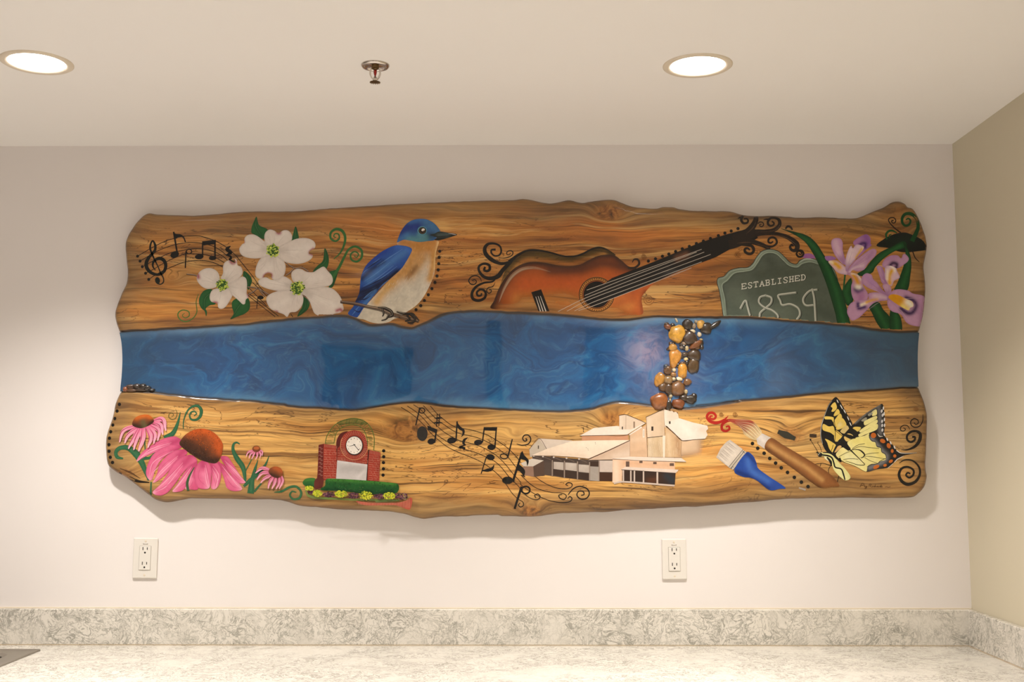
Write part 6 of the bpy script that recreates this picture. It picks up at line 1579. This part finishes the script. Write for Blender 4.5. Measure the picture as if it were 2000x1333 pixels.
m.stroke(lw[10:] + (.9, .3), [.5, 1.2, 1.2, .8, .4], (198, 198, 194), alpha=.8)
def yc(l, c=YC, br=()): m.shape(F(l), c, br, res=2, tex=.05)
yc([(290, 118), (312, 190), (272, 240), (236, 240), (252, 195), (228, 170), (258, 128)]); yc([(325, 205), (352, 260), (295, 300), (266, 300), (285, 250)]); yc([(150, 308), (266, 322), (260, 388), (236, 352), (150, 346)])
yc([(355, 268), (382, 330), (332, 400), (292, 452), (268, 392), (300, 330)]); yc([(386, 330), (442, 420), (384, 470), (312, 492), (300, 455), (340, 390)], YC, [(F([(350, 420)]), 5, (226, 212, 160), .7)]); yc([(125, 412), (200, 445), (262, 442), (282, 510), (284, 572), (220, 530), (120, 492)])
yc([(288, 498), (392, 578), (338, 645), (280, 640)]); yc([(150, 615), (230, 650), (302, 712), (252, 798), (205, 745), (180, 670)]); yc([(442, 430), (478, 485), (430, 545), (358, 512)], (208, 184, 120))
for l in ([(290, 500), (340, 540), (400, 590)], [(268, 300), (280, 400), (290, 500)], [(230, 790), (250, 740), (260, 700)], [(285, 640), (290, 560), (290, 500)]): m.stroke(F(l), 1.1, BB)
for a, b in (((312, 82), (330, 120)), ((358, 150), (388, 205)), ((404, 215), (430, 262)), ((455, 310), (476, 360)), ((486, 390), (508, 435))): m.stroke(F([a, b]), [1, 2, 1], (232, 230, 226))
rw = F([(935, 138), (958, 220), (966, 330), (966, 450), (960, 560), (1000, 622), (1070, 690), (1130, 772), (1180, 812), (1300, 812), (1412, 806), (1300, 828), (1225, 846), (1140, 892), (1080, 950), (1010, 1010), (850, 1035), (712, 1066), (560, 992), (400, 932), (300, 882), (250, 832), (280, 740), (340, 640), (420, 540), (520, 430), (640, 320), (760, 230), (880, 160)])
m.shape(rw, (28, 27, 27), [(F([(780, 610), (850, 690), (920, 770), (990, 850), (960, 920), (870, 965), (760, 1010)]), 5, (128, 128, 132), .85), (F([(885, 200), (900, 330), (895, 450), (910, 540)]), 4.2, (104, 102, 104), .9), (F([(560, 400), (760, 235), (900, 155)]), 1.8, (130, 128, 124), .8)], res=2.2, tex=.04)
field = F([(300, 842), (330, 780), (380, 735), (440, 745), (480, 775), (500, 750), (455, 665), (560, 602), (690, 572), (752, 540), (752, 600), (790, 650), (838, 665), (860, 725), (915, 745), (925, 800), (970, 830), (985, 880), (975, 905), (905, 925), (862, 958), (780, 970), (730, 1005), (708, 1064), (560, 988), (400, 925)])
m.shape(field, YP, [(F([(560, 640), (700, 650), (800, 720)]), 9, (238, 224, 128), .7), (F([(450, 850), (600, 940)]), 8, (232, 228, 178), .7), (F([(860, 780), (920, 860)]), 7, (232, 214, 110), .6), (F([(300, 840), (360, 780)]), 5, (226, 206, 140), .5)], res=2.2, tex=.04)
yc([(408, 592), (470, 540), (535, 580), (452, 652)], (222, 190, 110)); yc([(528, 470), (560, 450), (640, 460), (600, 515), (560, 490)]); yc([(275, 800), (300, 740), (350, 705), (375, 725), (310, 790)], (216, 176, 112))
yc([(690, 372), (850, 300), (856, 342), (700, 432), (680, 410)], YP); yc([(618, 508), (720, 432), (856, 352), (860, 402), (640, 530)], YP); yc([(608, 555), (740, 480), (860, 410), (862, 482), (740, 540), (620, 585)], YP)
yc([(808, 250), (850, 212), (858, 282), (795, 302)], YP); yc([(780, 255), (835, 212), (845, 225), (795, 262)], (214, 206, 150)); yc([(735, 280), (785, 250), (800, 275), (750, 305)], (150, 148, 134)); yc([(645, 362), (710, 320), (722, 350), (672, 378)], (150, 146, 128))
for x, y in ((925, 235), (938, 290), (930, 375), (932, 432), (934, 495)): m.ellipse(F([(x, y)])[0], 2.0, 3.4, (206, 204, 206), 10, n=12)
for x, y in ((948, 195), (958, 270), (962, 350), (964, 430), (960, 555), (1000, 622), (1048, 670), (1100, 730)): m.ellipse(F([(x, y)])[0], 1.3, 3.6, (226, 222, 218), -20 if y > 540 else 4, n=10)
m.stroke(F([(868, 545), (895, 580), (940, 580)]), [.6, 2.2, .6], (206, 200, 190)); m.stroke(F([(1130, 775), (1185, 808), (1300, 812), (1405, 806)]), [1.6, 1.2, .8, .4], (230, 226, 220)); m.stroke(F([(1225, 850), (1140, 895), (1100, 935)]), [.6, 1.6, 1.2], (226, 220, 214)); m.stroke(F([(1080, 955), (1010, 1015)]), 1, (220, 214, 206))
for x, y, rx, ry, ro in ((812, 568, 5.2, 5.2, 20), (938, 645, 5.6, 4.0, 25), (1020, 710, 3.8, 5.4, -20), (1068, 782, 2.8, 3.8, 0), (1104, 850, 3.2, 3.2, 0), (1050, 922, 4.4, 3.0, -30), (970, 978, 3.6, 2.8, -20), (850, 1000, 6.4, 3.4, -25)):
    m.ellipse(F([(x, y)])[0], rx, ry, (196, 104, 36), ro, n=16)
m.stroke(F([(752, 560), (760, 610), (800, 645), (838, 655), (860, 720), (912, 735), (925, 795), (972, 822), (990, 875)]), 1, BB); m.stroke(F([(985, 880), (905, 918), (865, 955), (780, 965), (725, 1000)]), 1, BB)
m.stroke(F([(500, 772), (580, 850), (650, 920), (690, 970), (600, 972), (500, 940), (430, 920)]), [2.6, 1.8, 1.2, 1.4, 1, 1, .8], BB); m.stroke(F([(478, 772), (560, 762), (620, 768), (665, 800), (690, 835), (670, 865), (640, 876)]), [1, 1, 2, 3, 2.4, 2, 1], BB)
for l in ([(690, 852), (830, 865), (975, 892)], [(700, 830), (790, 812), (882, 806)], [(690, 872), (780, 920), (872, 952)], [(520, 762), (620, 722), (760, 735), (890, 748)], [(520, 750), (600, 700), (690, 680)], [(340, 860), (430, 810), (500, 785)], [(400, 900), (500, 885), (600, 895)]): m.stroke(F(l), .8, (60, 56, 44))
for l in ([(345, 640), (400, 700), (470, 770)], [(420, 560), (500, 590), (560, 600)]): m.stroke(F(l), [5, 8, 3], BB)
m.stroke(F([(250, 832), (300, 740), (400, 590), (520, 432)]), [2.4, 2, 2, 1.4], (30, 30, 30))
bd_ = F([(45, 815), (90, 800), (200, 805), (260, 830), (300, 870), (330, 930), (400, 1000), (470, 1085), (497, 1140), (472, 1175), (420, 1182), (340, 1122), (270, 1040), (240, 960), (200, 925), (150, 892), (130, 855), (70, 855)])
m.shape(bd_, (222, 218, 148), [(F([(300, 1000), (420, 1140)]), 5, (230, 226, 170), .6), (F([(150, 880), (210, 940)]), 3, (238, 232, 200), .7)], res=2)
m.stroke(F([(60, 832), (130, 838), (200, 850), (245, 880), (270, 950), (290, 1005), (370, 1030), (400, 1100), (420, 1172)]), [3, 3, 3.4, 3, 3, 2.8, 2.6, 3, 2.4], BB); m.stroke(F([(180, 872), (225, 930), (235, 985)]), [3, 5, 2], BB); m.stroke(F([(120, 806), (200, 806), (262, 835), (300, 880), (360, 930)]), [1.4, 2.6, 3.4, 2.4, 1.6], BB); m.stroke(F([(330, 890), (365, 925), (350, 880)]), 3, BB)
m.ellipse(F([(80, 832)])[0], 4.6, 4.2, BB); m.stroke(F([(58, 838), (64, 818), (80, 812)]), .9, (220, 216, 200)); m.stroke(F([(35, 800), (60, 815)]), 2.4, BB)
m.build()

# scrolls and the artist's signature at the right end
m = Motif('painted_scrolls', slab_lo, 'black curling scrolls above a small handwritten signature', G_LO)
SK = (30, 25, 21)
m.stroke(W([(1770, 280), (1768, 330), (1745, 370), (1710, 382), (1680, 365), (1675, 335), (1700, 313), (1730, 325), (1732, 350), (1712, 358), (1702, 345)]), [.8, 1.8, 2, 2, 2, 2, 2, 1.8, 1.8, 1.8, 1.6], SK)
m.stroke(W([(1667, 396), (1650, 370), (1620, 365), (1596, 382), (1598, 405), (1620, 410), (1634, 395), (1618, 386)]), [.8, 1.8, 1.8, 1.8, 1.8, 1.7, 1.6, 1.4], SK)
m.stroke(W([(1598, 556), (1650, 556), (1710, 528), (1744, 480), (1748, 432), (1720, 412), (1680, 415), (1648, 442), (1648, 478), (1675, 496), (1703, 482), (1708, 458), (1692, 455)]), [.8, 3, 5.4, 6.8, 6, 5, 4.6, 4.2, 4, 4, 4, 4, 4.4], SK)
m.stroke(W([(1585, 660), (1630, 635), (1690, 642), (1738, 690), (1745, 750), (1710, 806), (1650, 826), (1603, 800), (1583, 750), (1603, 704), (1650, 690), (1694, 714), (1694, 752), (1664, 774), (1638, 756), (1650, 736), (1668, 742)]), [1, 2.4, 3.2, 3.8, 4.6, 5.6, 6.4, 6, 5.4, 4.6, 4, 4, 4, 4, 3.6, 3.4, 3], SK)
SG = (84, 52, 26)
def E(l): return np.array([(1670 + x / 20, 920 + y / 20) for x, y in l], float)
for l in ([(190, 640), (240, 530), (270, 490), (340, 500), (360, 540), (300, 570), (240, 580)], [(340, 620), (380, 580), (400, 600), (370, 640), (430, 620)], [(430, 620), (460, 590), (450, 640), (430, 700), (380, 690), (480, 620)], [(530, 640), (560, 530), (620, 520), (630, 570), (570, 590), (650, 650)], [(680, 590), (670, 640), (700, 620)], [(750, 590), (720, 620), (750, 640), (770, 610)], [(800, 530), (770, 640), (800, 600), (820, 640)], [(880, 600), (840, 620), (870, 640), (890, 600), (900, 640)], [(920, 640), (930, 600), (960, 600)], [(1000, 600), (960, 620), (990, 640), (1020, 540), (1010, 640)], [(1060, 600), (1035, 615), (1065, 635), (1030, 645)], [(1170, 640), (1230, 620), (1290, 645), (1380, 625)]):
    m.stroke(E(l), .75, SG)
m.spiral(W([(1715, 236)])[0], 5.0, 2.2, .7, FB)
m.build()
